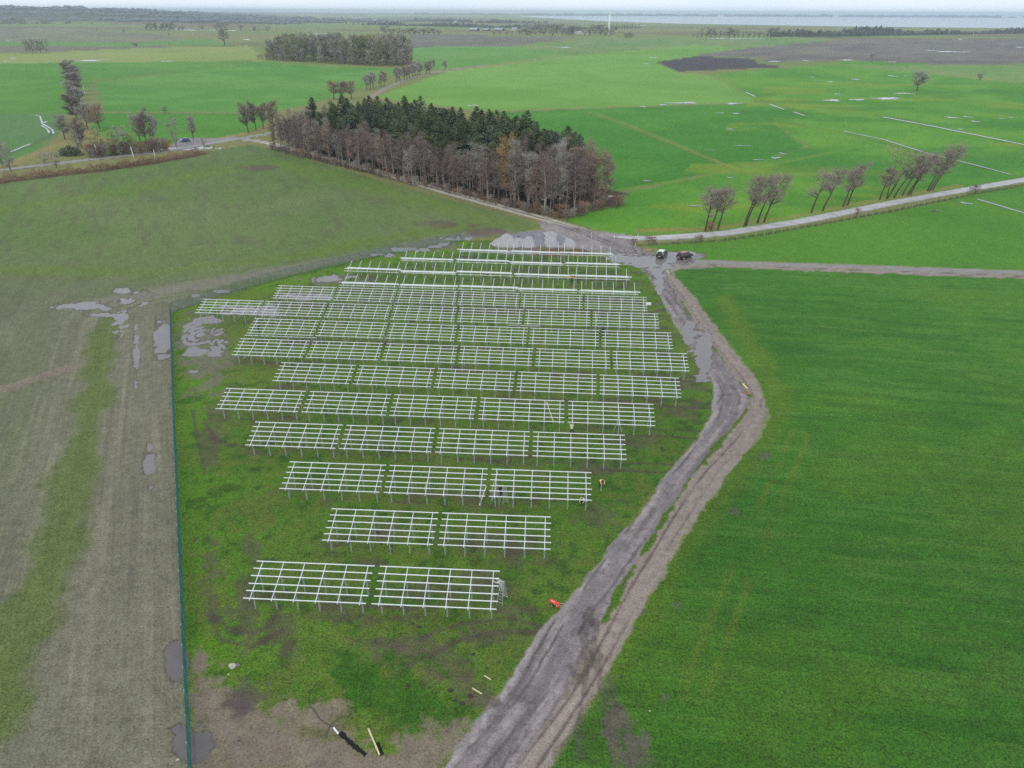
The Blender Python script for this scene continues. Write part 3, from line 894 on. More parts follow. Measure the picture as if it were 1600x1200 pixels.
for i, q in enumerate(((1300, 157, 18, 1.2), (1340, 156, 12, 1.2), (1385, 154, 24, 1.8), (1412, 146, 14, .9), (1337, 124, 6, .8), (1394, 119, 6, .8), (1415, 119, 3, .5), (1297, 128, 4, .8), (1269, 121, 3, .6), (1308, 147, 5, .6),
                       (1487, 184, 9, 1.2), (1511, 183, 6, 1.0), (1523, 190, 5, 1.2), (1565, 186, 4, .6), (1580, 184, 4, .6), (1500, 202, 6, .6), (1485, 81, 20, .9), (1455, 79, 8, .5), (1210, 96, 9, .8), (1258, 95, 6, .5), (1322, 94, 14, .6),
                       (1070, 161, 20, 1.6), (1145, 162, 14, 1.2), (1035, 164, 8, .8), (1005, 167, 6, .7), (1125, 177, 6, .6), (1150, 177.5, 7, .7), (1140, 202, 10, .5), (1212, 247, 8, 1.5), (1222, 240, 5, 1.2), (1140, 278, 5, 1.0), (1085, 322, 12, 1.0),
                       (954, 307, 5, 2), (1010, 283, 8, .8), (1508, 318, 9, 1.8), (1462, 330, 8, 1.2), (1395, 97, 5, .5), (20, 45, 18, .5), (140, 95, 26, .8), (165, 93, 8, .4), (14, 63, 4, .5), (20, 91, 8, .5), (10, 96, 6, .4),
                       (262, 96, 9, .5), (290, 47, 26, .9), (330, 47, 20, .8), (360, 48, 14, .6), (228, 46, 5, .6), (147, 47, 8, .5), (500, 53, 24, .7), (385, 62, 8, .6), (1009, 100, 4, .5), (1140, 60, 60, .5), (880, 74, 18, .4), (1300, 58, 70, .5), (1498, 61, 6, .6), (1594, 74, 8, .5),
                       (740, 165, 10, .8), (560, 28, 12, .3), (1000, 40, 14, .3), (1020, 90, 6, .4), (70, 191, 5, 1.2), (1183, 250, 10, .6), (1160, 228, 14, .5), (1110, 235, 10, .4))):
    far_sheet(*q, i)
def ribbon(pts, hw, name, m, z=.06, wob=.3, seed=0, taper=0):
    g = [at(*p) for p in pts]
    fine = []
    for a_, b_ in zip(g, g[1:]):
        n = max(2, int((b_ - a_).length / 6))
        fine += [a_.lerp(b_, k / n) for k in range(n)]
    fine.append(g[-1])
    r = random.Random(seed)
    mb = MB()
    ring = []
    for i, p in enumerate(fine):
        t = (fine[min(i + 1, len(fine) - 1)] - fine[max(i - 1, 0)]).normalized()
        s_ = Vector((-t.y, t.x, 0))
        w1, w2 = hw * (1 + r.uniform(-wob, wob)), hw * (1 + r.uniform(-wob, wob))
        if taper:
            f = min(1, (i + .3) / taper, (len(fine) - .7 - i) / taper)
            w1, w2 = w1 * f ** .7 * r.uniform(.9, 1.0), w2 * f ** .7 * r.uniform(.9, 1.0)
        zz = z + p.y * 6e-5
        mb.v += [p + s_ * w1 + Vector((0, 0, zz)), p - s_ * w2 + Vector((0, 0, zz))]
    for i in range(len(fine) - 1):
        mb.f.append((2 * i, 2 * i + 1, 2 * i + 3, 2 * i + 2))
        mb.m.append(0)
    return struct(mb.build(name, m))
for i, (pts, hw, c, c2, name) in enumerate(ROADS):
    rm = mat(name + '_surface', c, .7, 0, .10, .35, .35, .3, hue=c2)
    ribbon(pts, hw, name, rm, .03, .07, 40 + i, 4)
    if name == 'forest_lane':                         # grassy crown between the two wheel tracks
        ribbon(pts, .28, 'lane_verge', mat('lane_crown_grass', lin(112, 112, 82), .95, 0, .25, .8), .036, .5, 60)
ribbon([(1380, 183), (1440, 194), (1520, 210), (1600, 226), (1700, 246)], .95, 'drainage_ditch_water', FPUD, seed=1)
ribbon([(1318, 205), (1380, 218), (1450, 240), (1520, 257), (1580, 273)], .5, 'drainage_ditch_water', FPUD, seed=2)
ribbon([(1526, 311), (1560, 321), (1600, 333), (1680, 356)], .6, 'drainage_ditch_water', FPUD, seed=3)
ribbon([(1165, 144), (1180, 151)], .6, 'drainage_ditch_water', FPUD, seed=4)
ribbon([(1203, 163), (1225, 171)], .6, 'drainage_ditch_water', FPUD, seed=5)
ribbon([(1240, 175), (1258, 181)], .6, 'drainage_ditch_water', FPUD, seed=6)
ribbon([(54, 180), (63, 182), (66, 193), (82, 203), (84, 209)], .45, 'drainage_ditch_water', FPUD, seed=7)
ribbon([(65, 196), (74, 202), (77, 208)], .4, 'drainage_ditch_water', FPUD, seed=8)
ribbon([(15, 238), (30, 232), (48, 225)], .6, 'drainage_ditch_water', FPUD, seed=9)
ribbon([(942, 284), (950, 291)], .35, 'drainage_ditch_water', FPUD, seed=10)
# the bay: near shore dips away to the right, far shore 14 km off
bay = MB()
sh = [(812, 25.6), (840, 27.6), (870, 29.4), (930, 32.6), (1000, 35.4), (1060, 37.2), (1200, 39.6), (1340, 42.0), (1500, 43.6), (1700, 45), (2100, 47.5)]
shore = [at(u, v) for u, v in sh]
farp = [at(812, 24.8), at(1200, 26.2), at(1600, 28.0), at(2600, 33.0)]
farp = [Vector((p.x * 1.0, p.y, 0)) for p in farp]
bay.poly([(p.x, p.y, .6) for p in shore] + [(p.x, p.y, .6) for p in reversed(farp)])
struct(bay.build('bay_water', BAY))

# ------------------------------------------------------------------ materials of the things
STEEL = mat('galvanised_steel', (.70, .71, .73), .42, .35, .10, 1.5, .5)
STEEL_D = mat('galvanised_post_steel', (.46, .48, .50), .5, .5, .12, 1.5, .5)
ALU = mat('bright_aluminium', (.84, .85, .85), .40, .3, .08, 1.5, .5)
FGREEN = mat('fence_green_coating', (.024, .13, .10), .5, 0, .1, 2, .4)
FPOST = mat('fence_post_coating', (.30, .40, .36), .5, .1, .1, 2, .4)
WOOD = mat('weathered_wood', (.36, .33, .28), .9, 0, .25, 4, .2)
WOOD_Y = mat('fresh_timber', (.66, .55, .33), .8, 0, .15, 4, .2)
WHITE = mat('white_paint', (.78, .78, .77), .45, 0, .05, 1, .4)
BLACK = mat('black_rubber', (.02, .02, .021), .8, 0, .2, 5, .2)
GLASS = mat('dark_car_glass', (.03, .035, .04), .06, 0, .05, 1, .6)
PLAST = mat('black_plastic', (.03, .03, .032), .55, 0, .15, 3, .3)
LAMP_W = mat('lamp_lens', (.8, .8, .78), .15, 0, .05, 2, .6)
LAMP_R = mat('tail_lamp_lens', (.35, .02, .02), .2, 0, .05, 2, .6)
GRAVEL = mat('grey_gravel', lin(170, 167, 167), .95, 0, .3, 5.0, .2, .9)
GRAVEL2 = mat('bluish_grey_gravel', lin(134, 132, 138), .95, 0, .3, 5.0, .2, .9)
SOILM = mat('brown_soil', lin(104, 84, 70), .97, 0, .35, 2.2, .1, .9, hue=lin(112, 98, 70))
WIRE = mat('fence_wire', (.35, .35, .35), .5, .5, .1, 2)
BARK = mat_tree('grey_brown_bark', lin(124, 112, 102), .25)
BARK_P = mat_tree('pale_birch_bark', lin(176, 168, 156), .15)
BARK_D = mat_tree('dark_bark', lin(84, 75, 67), .2)
TW_ALD = mat_tree('alder_twigs', lin(136, 119, 112), .22)
TW_ALD2 = mat_tree('purplish_alder_twigs', lin(128, 112, 110), .2)
TW_BENT = mat_tree('bent_tree_twigs', lin(160, 144, 136), .12)
TW_RED = mat_tree('reddish_twigs', lin(156, 132, 118), .12)
TW_GRY = mat_tree('grey_twigs', lin(164, 158, 148), .18)
TW_OLV = mat_tree('olive_twigs', lin(156, 156, 112), .18)
TW_TAN = mat_tree('tan_leaves', lin(176, 146, 96), .12)
NEEDLE = mat_tree('spruce_needles', lin(100, 110, 78), .3)
NEEDLE_O = mat_tree('olive_pine_needles', lin(112, 116, 80), .2)
NEEDLE_B = mat_tree('bluish_spruce_needles', lin(100, 114, 96), .25)
HEDGE_T = mat_tree('bramble_twigs', lin(150, 118, 94), .2)
HEDGE_D = mat_tree('dark_bramble_twigs', lin(124, 106, 84), .2)

# ------------------------------------------------------------------ trees
def rnd_dir(r, el0, el1):
    a, e = r.uniform(0, 2 * math.pi), r.uniform(el0, el1)
    return Vector((math.cos(a) * math.cos(e), math.sin(a) * math.cos(e), math.sin(e)))

def make_bare(seed, H=16.0, R=3.2, crown0=.35, lean=(0, 0), limbs=16, twigs=1500, tw=.055, tl=1.1, shape='oval', trunk_r=.18, forks=1, sides=6, droop=.0):
    """bare broad-leaved tree: tapered trunk and limbs, and a crown of many fine twigs; returns two meshes"""
    r = random.Random(seed)
    mt, mc = MB(), MB()
    lv = Vector((lean[0], lean[1], 0))
    stems = []
    for k in range(forks):
        off = rnd_dir(r, -.1, .1) * (R * .38 if forks > 1 else 0)
        stems.append(off)
    tips = []
    def spine(off, t):
        z = H * .93 * t
        return lv * (H * (t ** 1.25)) + off * (t ** .8) * 1.6 + Vector((math.sin(t * 4 + seed) * .16, math.cos(t * 5 + seed * 2) * .16, z))
    nlim = max(4, limbs // forks)
    for off in stems:
        pts = [spine(off, t / 7) for t in range(8)]
        pts[0].z = -.25
        mt.tube(pts, [trunk_r * (1.25 - t / 7 * 1.08) / (forks ** .35) for t in range(8)], sides, False)
        for j in range(nlim):
            t = crown0 * .85 + (1 - crown0 * .85) * (j + r.random()) / nlim * .95
            p0 = spine(off, t)
            s = (t - crown0 * .8) / (1 - crown0 * .8)
            env = {'oval': math.sin(math.pi * min(1, .18 + .78 * s)) ** .7, 'round': math.sin(math.pi * (.12 + .8 * s)) ** .55, 'cone': 1.05 - .8 * s, 'vase': .45 + .6 * s}[shape]
            ln = R * env * r.uniform(.75, 1.1)
            d = rnd_dir(r, .25, .75)
            d = (d + Vector((0, 0, -droop))).normalized()
            p1 = p0 + d * ln * .5
            p2 = p1 + (d + rnd_dir(r, -.3, .9) * .5).normalized() * ln * .55
            rr = trunk_r * (1 - t) * .5 + .025
            mt.tube([p0, p1, p2], [rr, rr * .65, rr * .25], 4, False)
            tips += [(p0, p1), (p1, p2)]
            for q in range(2):
                w = p0.lerp(p1, r.uniform(.3, 1))
                e = w + (d + rnd_dir(r, -.4, 1.0) * .9).normalized() * ln * r.uniform(.35, .6)
                mt.tube([w, e], [rr * .45, rr * .15], 3, False)
                tips.append((w, e))
        tips.append((spine(off, .8), spine(off, 1.0)))
    subs = list(tips)
    for _ in range(limbs * 7):                       # a third order of shoots fills the crown out
        a, b = tips[r.randrange(len(tips))]
        p = a.lerp(b, r.uniform(.35, 1))
        d = ((b - a).normalized() * .6 + rnd_dir(r, -.5, 1.1) * 1.0 + lv * .3).normalized()
        e = p + d * R * r.uniform(.22, .5)
        s = d.cross(rnd_dir(r, -1, 1)).normalized() * max(tw * .7, .03)
        mc.tri(p - s * .5, p + s * .5, e)
        subs.append((p, e))
    for _ in range(twigs):
        a, b = subs[r.randrange(len(subs))]
        p = a.lerp(b, r.random() ** .6)
        ax = (b - a).normalized()
        d = (ax * .7 + rnd_dir(r, -.6, 1.1) * 1.0 + lv * .4).normalized()
        L = tl * r.uniform(.45, 1.25)
        s = d.cross(rnd_dir(r, -1, 1))
        if s.length < 1e-3:
            continue
        s = s.normalized() * tw * r.uniform(.6, 1.2)
        e = p + d * L
        m_ = p + d * L * .45
        mc.tri(p - s * .5, p + s * .5, e)
        for q in range(2):
            d2 = (d + rnd_dir(r, -.8, .9) * .9).normalized()
            mc.tri(m_ - s * .35, m_ + s * .35, m_ + d2 * L * .6)
    return mt, mc

def make_spruce(seed, H=19.0, R=2.5, base=.12, whorls=30):
    """spruce: straight trunk and drooping whorls of flat needle sprays"""
    r = random.Random(seed)
    mt, mc = MB(), MB()
    mt.tube([(0, 0, -.2), (0, 0, H * .5), (0, 0, H * .98)], [.2, .12, .02], 6, False)
    for w in range(whorls * 9):
        t = base + (1 - base) * ((w + r.random()) / (whorls * 9)) ** .92
        z = H * t
        a = r.uniform(0, 6.28)
        bulge = 1 + .22 * math.sin(a * 2 + seed) * math.cos(t * 9 + seed)
        l = (R * min(1, (1 - t) * 2.4) ** .75 * bulge) * r.uniform(.55, 1.1) + .15
        o = Vector((math.cos(a), math.sin(a), 0))
        s = Vector((-o.y, o.x, 0))
        dz = r.uniform(-.5, .05) if t < .75 else r.uniform(-.1, .5)
        p0 = Vector((0, 0, z)) + o * l * .15
        p1 = p0 + o * l * .55 + Vector((0, 0, dz * l * .5))
        p2 = p0 + o * l * .85 + Vector((0, 0, dz * l * .7 + .1))
        wd = .16 * l + .12
        mc.tri(p0, p1 + s * wd, p2)
        mc.tri(p0, p2, p1 - s * wd)
        for q in range(9):
            f = r.uniform(.25, 1.0)
            c = p0.lerp(p2, f) + s * r.uniform(-wd, wd)
            d = (o * .6 + s * r.uniform(-1, 1) + Vector((0, 0, r.uniform(-1.0, .5)))).normalized()
            e = d.cross(Vector((0, 0, 1))).normalized() * .12
            mc.tri(c - e, c + e, c + d * r.uniform(.3, .7))
    mc.tri((-.1, 0, H * .93), (.1, 0, H * .93), (0, 0, H + .5))
    mc.tri((0, -.1, H * .93), (0, .1, H * .93), (0, 0, H + .5))
    return mt, mc

def variant(mk, bark, twig, *a, **k):
    mt, mc = mk(*a, **k)
    return mt.mesh('trunk', bark, True), mc.mesh('crown', twig)
def plant(v, loc, name, lbl, cat='tree', group=None, rz=None, sc=1.0, sz=None):
    t = thing(name, lbl, cat, loc, random.uniform(0, 6.28) if rz is None else rz, group, (sc, sc, sz or sc))
    link('trunk', v[0], t)
    link('crown', v[1], t)
    return t

AL = [variant(make_bare, BARK if i % 3 else BARK_P, [TW_ALD, TW_ALD, TW_GRY, TW_ALD2][i % 4], 100 + i, 13.4 + i % 3 * .9, 1.9 + .3 * (i % 3), .22 + .07 * (i % 3), (.02 * (i % 3 - 1), 0), 18, 1500, .034, 1.0, ['oval', 'vase', 'oval'][i % 3], .14) for i in range(6)]
ALR = [variant(make_bare, BARK, TW_RED, 140 + i, 14, 2.4, .2, (0, 0), 18, 1800, .034, 1.0, 'oval', .14) for i in range(2)]
ALG = [variant(make_bare, BARK_P, TW_GRY, 150 + i, 13.5, 2.6, .36, (0, 0), 14, 2200, .04, 1.0, 'vase', .14, 2) for i in range(2)]
TAN = variant(make_bare, BARK, TW_TAN, 160, 16, 3.6, .3, (0, 0), 18, 3200, .07, .8, 'round', .2)
BRUSH = [variant(make_bare, BARK, [TW_ALD, HEDGE_T, TW_GRY][i], 170 + i, 3.2, 1.7, .05, (0, 0), 12, 420, .06, .9, 'round', .05, 4) for i in range(3)]
SP = [variant(make_spruce, BARK_D, NEEDLE if i % 3 else NEEDLE_B, 200 + i, 18.0 + (i % 3) * 1.3, 4.3 + .5 * (i % 2), .1, 36) for i in range(6)]

PINE = [variant(make_bare, BARK_D, NEEDLE if i else NEEDLE_O, 220 + i, 16.5 + i, 3.1, .4, (0, 0), 20, 2600, .13, .75, ['round', 'oval', 'round'][i], .2) for i in range(3)]
L_F = (FW1 - FW0).length
G_ALD = 'bare alders in the front belt of the mixed wood'
G_SPR = 'dark spruces in the rear part of the mixed wood'
G_BRU = 'bare undergrowth bushes along the foot of the mixed wood'
def fpt(a, dp):
    p = FW0 + ff * a + fnv * dp
    return Vector((p.x, p.y, 0))
n_ald = 0
a_ = 0.0
rf_ = random.Random(5)
while a_ < L_F - 3:
    right = sm(L_F - 34, L_F - 20, np.array(a_)) > .5
    left = a_ < 24
    depth = 36 if left else (27 if right else 11 + 3 * math.sin(a_ / 9))
    dp = rf_.uniform(0, 1.6)
    while dp < depth:
        p = fpt(a_ + rf_.uniform(-1.2, 1.2), dp)
        far_in = dp > 7 and not left and not right
        if right and dp > depth - 9:
            v, lb, gp = ALR[n_ald % 2], 'bare purplish brown alder at the right-hand end of the mixed wood', 'bare alders at the right-hand end of the mixed wood'
        elif left:
            v, lb, gp = AL[n_ald % 6], 'bare alder at the left-hand end of the mixed wood near the road fork', 'bare alders at the left-hand end of the mixed wood'
        else:
            v, lb, gp = (AL + ALR[:1])[n_ald % 7], 'bare greyish brown alder in front of the spruces beside the gravel lane', G_ALD
        s = rf_.uniform(.70, 1.06) * (1.0 if not right else 1.24)
        plant(v, p, 'alder_tree', lb, group=gp, sc=s, rz=rf_.uniform(0, 6.28))
        n_ald += 1
        dp += 3.4 * rf_.uniform(.8, 1.25)
    a_ += 2.6
for a_, dp, s, lb in ((92, -.5, .8, 'pale grey many-stemmed bare tree at the front edge of the mixed wood'), (143, 1.0, 1.12, 'pale-stemmed tall bare tree with two leaning white trunks near the right end of the wood'), (139, 2.2, 1.05, 'slim pale grey bare tree beside the tan-leaved tree in the wood')):
    plant(ALG[int(a_) % 2], fpt(a_, dp), 'birch_tree', lb, sc=s)
plant(TAN, fpt(133, 3.0), 'oak_tree', 'tan tree still holding dry brown leaves near the right end of the wood', sc=1.16)
n_sp = 0
a_ = 22.0
while a_ < L_F - 15:
    dp = 9 + 2.5 * math.sin(a_ / 8) + rf_.uniform(0, 1.5) + (6 if a_ > L_F - 30 else 0)
    lim = 37 if a_ < L_F - 40 else 28
    while dp < lim:
        p = fpt(a_ + rf_.uniform(-1.3, 1.3), dp)
        k_ = rf_.uniform(.80, 1.06) * (.92 if dp < 16 else 1)
        if rf_.random() < .34:
            plant(PINE[n_sp % 3], p, 'pine_tree', 'olive green round-crowned pine among the dark spruces of the mixed wood', group='olive pines among the spruces of the mixed wood', sc=k_ * 1.02, rz=rf_.uniform(0, 6.28))
        else:
            plant(SP[n_sp % 6], p, 'spruce_tree', 'dark green spruce standing behind the bare alders in the mixed wood', group=G_SPR, sc=k_, rz=rf_.uniform(0, 6.28))
        n_sp += 1
        dp += 3.6 * rf_.uniform(.8, 1.2)
    a_ += 3.55
plant(SP[1], fpt(15, 12), 'spruce_tree', 'single dark spruce rising from bare alders at the left end of the wood', sc=1.02)
n_b = 0
for a_ in np.arange(2, L_F, 2.3):
    plant(BRUSH[n_b % 3], fpt(a_, rf_.uniform(-2.4, -.6)), 'bush', 'low bare brown bush in the undergrowth along the foot of the mixed wood', 'bush', G_BRU, sc=rf_.uniform(.45, .9))
    n_b += 1
for k in range(12):
    p = fpt(L_F + rf_.uniform(-2, 2.5), k * 2.2 - 1)
    plant(BRUSH[k % 3], p, 'bush', 'low bare brown bush at the right-hand foot of the mixed wood', 'bush', 'bare bushes at the right-hand foot of the mixed wood', sc=rf_.uniform(.6, 1.1))

# wind-bent trees along the right-hand road: foot pixel, height, lean per metre of height, crown radius
def bent(i, u, v, H, lean, R, c0, lb, shape='oval', tw=TW_BENT, forks=1, limbs=15, n=1700):
    vr = variant(make_bare, BARK_D, tw, 300 + i, H, R * 1.35, c0, (lean, .02), limbs, int(n * 1.35), .036, 1.0, shape, .2, forks)
    plant(vr, at(u, v), 'alder_tree', lb, group='wind-bent bare trees along the right-hand road', rz=0.0)
bent(0, 1103, 361, 10.5, .05, 2.6, .42, 'leftmost wind-bent bare tree by the road, beside a reddish bush')
bent(1, 1112, 359, 10.2, .16, 2.0, .5, 'slim bent bare tree second from the left by the right-hand road')
bent(2, 1121, 359, 10.6, .16, 2.5, .42, 'bent bare tree third from the left, drooping over the first road verge')
bent(3, 1161, 354, 13.4, .30, 3.2, .45, 'tall leaning bare tree with the left trunk of a close pair in the second clump')
bent(4, 1165, 353, 13.0, .34, 3.0, .45, 'tall leaning bare tree with the right trunk of a close pair in the second clump')
bent(5, 1184, 349, 12.5, .24, 2.4, .48, 'slender leaning bare tree in the middle of the second roadside clump')
bent(6, 1194, 347, 13.0, .28, 3.0, .36, 'thick-crowned leaning bare tree at the right of the second roadside clump')
bent(7, 1268, 333, 10.8, .18, 2.9, .48, 'bare tree with an S-shaped trunk at the left of the third roadside clump')
bent(8, 1285, 330, 11.6, .30, 2.5, .52, 'slim leaning bare tree with a high crown in the third roadside clump')
bent(9, 1316, 323, 10.5, .26, 2.2, .48, 'faint slim leaning bare tree left of a feathery one by the road')
bent(10, 1323, 321, 12.3, .30, 2.2, .40, 'feathery narrow leaning bare tree standing alone before the large spreading tree')
bent(11, 1375, 312, 9.0, .18, 2.0, .5, 'short thin bare tree at the left foot of the large spreading tree')
bent(12, 1386, 311, 14.2, .06, 4.4, .32, 'large spreading bare tree with forked upright trunks by the right-hand road', 'vase', TW_OLV, 3, 22, 2200)
bent(13, 1397, 309, 13.0, .50, 3.2, .52, 'strongly leaning curved bare tree just right of the large spreading tree')
bent(14, 1410, 306, 12.0, .32, 2.4, .5, 'slim wavy bare tree between the strongly leaning ones by the road')
bent(15, 1417, 305, 12.4, .46, 2.8, .42, 'leaning bare tree with the left trunk of the pair before the last clump')
bent(16, 1421, 304, 12.2, .48, 2.8, .42, 'leaning bare tree with the right trunk of the pair before the last clump')
bent(17, 1449, 299, 12.0, .40, 2.4, .45, 'leaning bare tree at the left of the last roadside clump')
bent(18, 1453, 298, 14.4, .44, 3.0, .40, 'tallest leaning dark bare tree in the last roadside clump')
bent(19, 1457, 297, 13.6, .46, 2.9, .36, 'rightmost leaning dark bare tree of the whole roadside row')
tag(plant(BRUSH[1], at(1109, 361), 'bush', '', sc=.7), 'small reddish bush at the foot of the leftmost bent trees', 'bush')
for i, (u, v, s) in enumerate(((1013, 380, .5), (1020, 380, .5), (1088, 378, .45), (1095, 377, .45), (1340, 337, .6), (1516, 303, .6), (1523, 301, .7), (990, 383, .5), (1060, 381, .35))):
    plant(BRUSH[i % 3], at(u, v), 'bush', 'low brown bush growing in the fenced ditch verge below the right-hand road', 'bush', 'brown bushes in the ditch verge of the right-hand road', sc=s)

# trees, shrubs and poles on the left
RND = [variant(make_bare, BARK_D, [TW_GRY, TW_ALD, TW_RED][i], 400 + i, 10.5, 4.0, .3, (0, 0), 24, 4200, .05, .95, 'round', .2, 1) for i in range(3)]
COLM = [variant(make_bare, BARK_D, [TW_ALD, TW_GRY][i], 420 + i, 12.0, 2.8, .12, (0, 0), 22, 3600, .055, .95, 'oval', .18, 2) for i in range(2)]
OLV = [variant(make_bare, BARK, [TW_OLV, TW_GRY][i], 440 + i, 12.0, 2.4, .15, (0, 0), 16, 1900, .04, 1.1, 'oval', .14, 2) for i in range(2)]
def px_h(u, vb, vt):
    """height of something standing at pixel (u, vb) whose top shows at row vt"""
    g = at(u, vb)
    x, y = (u - 800) / FPX, -(vt - 600) / FPX
    d = fw + cx * x + cy * y
    return HCAM + d.z * g.y / d.y
def tree_px(v, v_h, u, vb, vt, name, lbl, wpx=None, w0=None, **k):
    h = px_h(u, vb, vt)
    s = h / v_h
    sx = s
    if wpx:
        g = at(u, vb)
        zc = (g - Vector((0, 0, HCAM))).dot(fw)
        sx = wpx * zc / FPX / (2 * w0)
    return plant(v, at(u, vb), name, lbl, sc=sx, sz=s, **k)
for k in range(10):
    t = k / 9
    p = at(122, 186).lerp(at(113, 122), t)
    plant(COLM[k % 2], p, 'poplar_tree', 'dense brown bare tree in the row seen end-on at the left' if 0 < k < 9 else ('nearest brown bare tree of the row seen end-on at the left' if k == 0 else 'farthest brown bare tree of the row seen end-on at the left'),
          group='brown bare trees in the end-on row at the left', sc=rf_.uniform(1.5, 1.85) * (1 + .2 * t), sz=rf_.uniform(.95, 1.1) * (1 + .1 * t))
for i, (u, vb, vt, w, vv, lb) in enumerate(((137, 202, 163, 34, 0, 'broad round bare tree in front of the end-on tree row'), (156, 204, 166, 30, 2, 'round bare tree with a reddish crown right of the end-on row'), (101, 218, 182, 30, 0, 'round-headed bare tree leaning left beside the pale winding ditch'),
      (128, 232, 190, 30, 1, 'spreading bare tree above the dark evergreen bush'), (219, 224, 182, 28, 0, 'round bare tree at the left of the three by the road'), (229, 226, 180, 26, 1, 'middle tree of the three round bare trees by the road'), (243, 225, 181, 24, 0, 'rightmost of the three round bare trees by the road'),
      (302, 219, 184, 20, 0, 'small round-headed bare tree behind the blue car'), (388, 208, 166, 26, 1, 'leftmost round bare tree of the four at the road fork'), (400, 204, 163, 24, 1, 'second round bare tree of the four at the road fork'), (412, 201, 165, 24, 1, 'third round bare tree of the four at the road fork'), (427, 198, 160, 28, 2, 'reddish round bare tree at the fork next to the wood'))):
    tree_px(RND[vv], 10.5, u, vb, vt, 'roadside_tree', lb, w, 4.0)
for i, (u, vb, vt, w, vv, lb) in enumerate(((153, 243, 200, 26, 0, 'tall olive bare tree standing left of the white pole'), (176, 243, 202, 26, 0, 'olive tinted bare tree among the grey shrubs'), (194, 240, 195, 22, 1, 'pale grey bare tree among the roadside shrubs'), (208, 240, 206, 20, 0, 'small olive bare tree right of the pale grey one'),
      (275, 228, 182, 18, 1, 'slender bare tree just left of the blue car'), (16, 268, 222, 22, 1, 'slim grey bare tree at the left edge above the hedge'), (6, 262, 228, 20, 1, 'faint thin bare tree at the far left edge'), (70, 256, 236, 16, 1, 'low thin bare tree beside the road left of the evergreen bush'),
      (88, 262, 236, 16, 1, 'thin bare sapling at the hedge below the evergreen bush'), (318, 229, 214, 12, 1, 'small thin bare sapling at the lay-by right of the blue car'), (123, 238, 205, 20, 1, 'thin bare tree between the evergreen bush and the olive trees'))):
    tree_px(OLV[vv], 12.0, u, vb, vt, 'bare_tree', lb, w, 2.4)
EVB = MB()
r_ = random.Random(9)
for k in range(900):
    d = rnd_dir(r_, .02, 1.5)
    p = Vector((d.x * 4.6, d.y * 3.0, d.z * 3.0)) * r_.uniform(.55, 1.0) * (1 + .2 * math.sin(d.x * 5 + d.y * 7))
    e = rnd_dir(r_, -1, 1) * .35
    n_ = (rnd_dir(r_, -.5, 1) + d).normalized()
    EVB.tri(p - e, p + e, p + n_ * r_.uniform(.5, 1.0))
ev = thing('evergreen_bush', 'dark evergreen bush spreading beside the left-hand road', 'bush', at(110, 243))
EVB.build('crown', NEEDLE, ev)
s_ = MB()
for k in range(4):
    s_.tube([(0, 0, -.1), (math.cos(k * 1.6) * 1.2, math.sin(k * 1.6), 1.6)], [.09, .03], 4, False)
s_.build('trunk', BARK_D, ev)
i = 0
for u in range(140, 262, 7):
    for dv in (0, 4):
        plant(BRUSH[i % 3], at(u + r_.uniform(-3, 3), 247 - (u - 140) * .09 - dv + r_.uniform(-1, 1)), 'bush', 'grey-brown bare shrub in the thicket above the left-hand road', 'bush', 'grey shrubs in the thicket by the left-hand road', sc=r_.uniform(.8, 1.5))
        i += 1
# the hedge along the left-hand road: short lengths of tangled brown bramble
hg = P(HED)
def hedge_piece(A, B, seed, lbl):
    r = random.Random(seed)
    o = thing('bramble_hedge', lbl, 'hedge', (A.x, A.y, 0), group='lengths of brown hedge along the left-hand road')
    d = B - A
    t = d.normalized()
    q = Vector((-t.y, t.x, 0))
    for nm, m_, n_ in (('twigs', HEDGE_T, 2600), ('dark_twigs', HEDGE_D, 1400)):
        mb = MB()
        for k in range(n_):
            s = r.random()
            cr = r.uniform(-1, 1)
            hh = (1.9 + .7 * math.sin(s * 17 + seed) + .5 * math.sin(s * 41)) * (1 - cr * cr * .7)
            p = d * s + q * cr * 2.6 + Vector((0, 0, max(0, r.random() ** .7 * hh - .1)))
            e = rnd_dir(r, -.6, .6) * .05
            mb.tri(p - e, p + e, p + (rnd_dir(r, .1, 1.2)) * r.uniform(.4, 1.0))
        mb.build(nm, m_, o)
    return o
hpts = [Vector((*at(u, v)[:2], 0)) for u, v in HED]
hl = ['brown bramble hedge running off the left edge of the view', 'brown hedge length at the left edge under the slim grey tree', 'brown hedge length in front of the dark evergreen bush', 'reddish hedge length in front of the white pole and shrubs', 'right-hand end of the brown hedge near the lay-by']
for k in range(5):
    hedge_piece(hpts[k], hpts[k + 1], 500 + k, hl[k])
for u, vb, vt, lb in ((209, 246, 229, 'leaning white pole in front of the thicket by the road'), (153, 246, 226, 'slim pale pole among the olive trees'), (242, 244, 234, 'short pale post in the hedge'), (133, 147, 133, 'white marker pole beside the end-on tree row')):
    o = thing('white_pole', lb, 'pole', at(u, vb))
    h = px_h(u, vb, vt)
    mb = MB()
    mb.tube([(0, 0, -.2), (-.3 if u == 209 else 0, 0, h)], [.16, .11], 8)
    mb.build('pole', WHITE, o)
    mb = MB()
    mb.tube([(-.3 if u == 209 else 0, 0, h), (-.3 if u == 209 else 0, 0, h + .12)], [.13, .04], 8)
    mb.build('cap', WOOD, o)

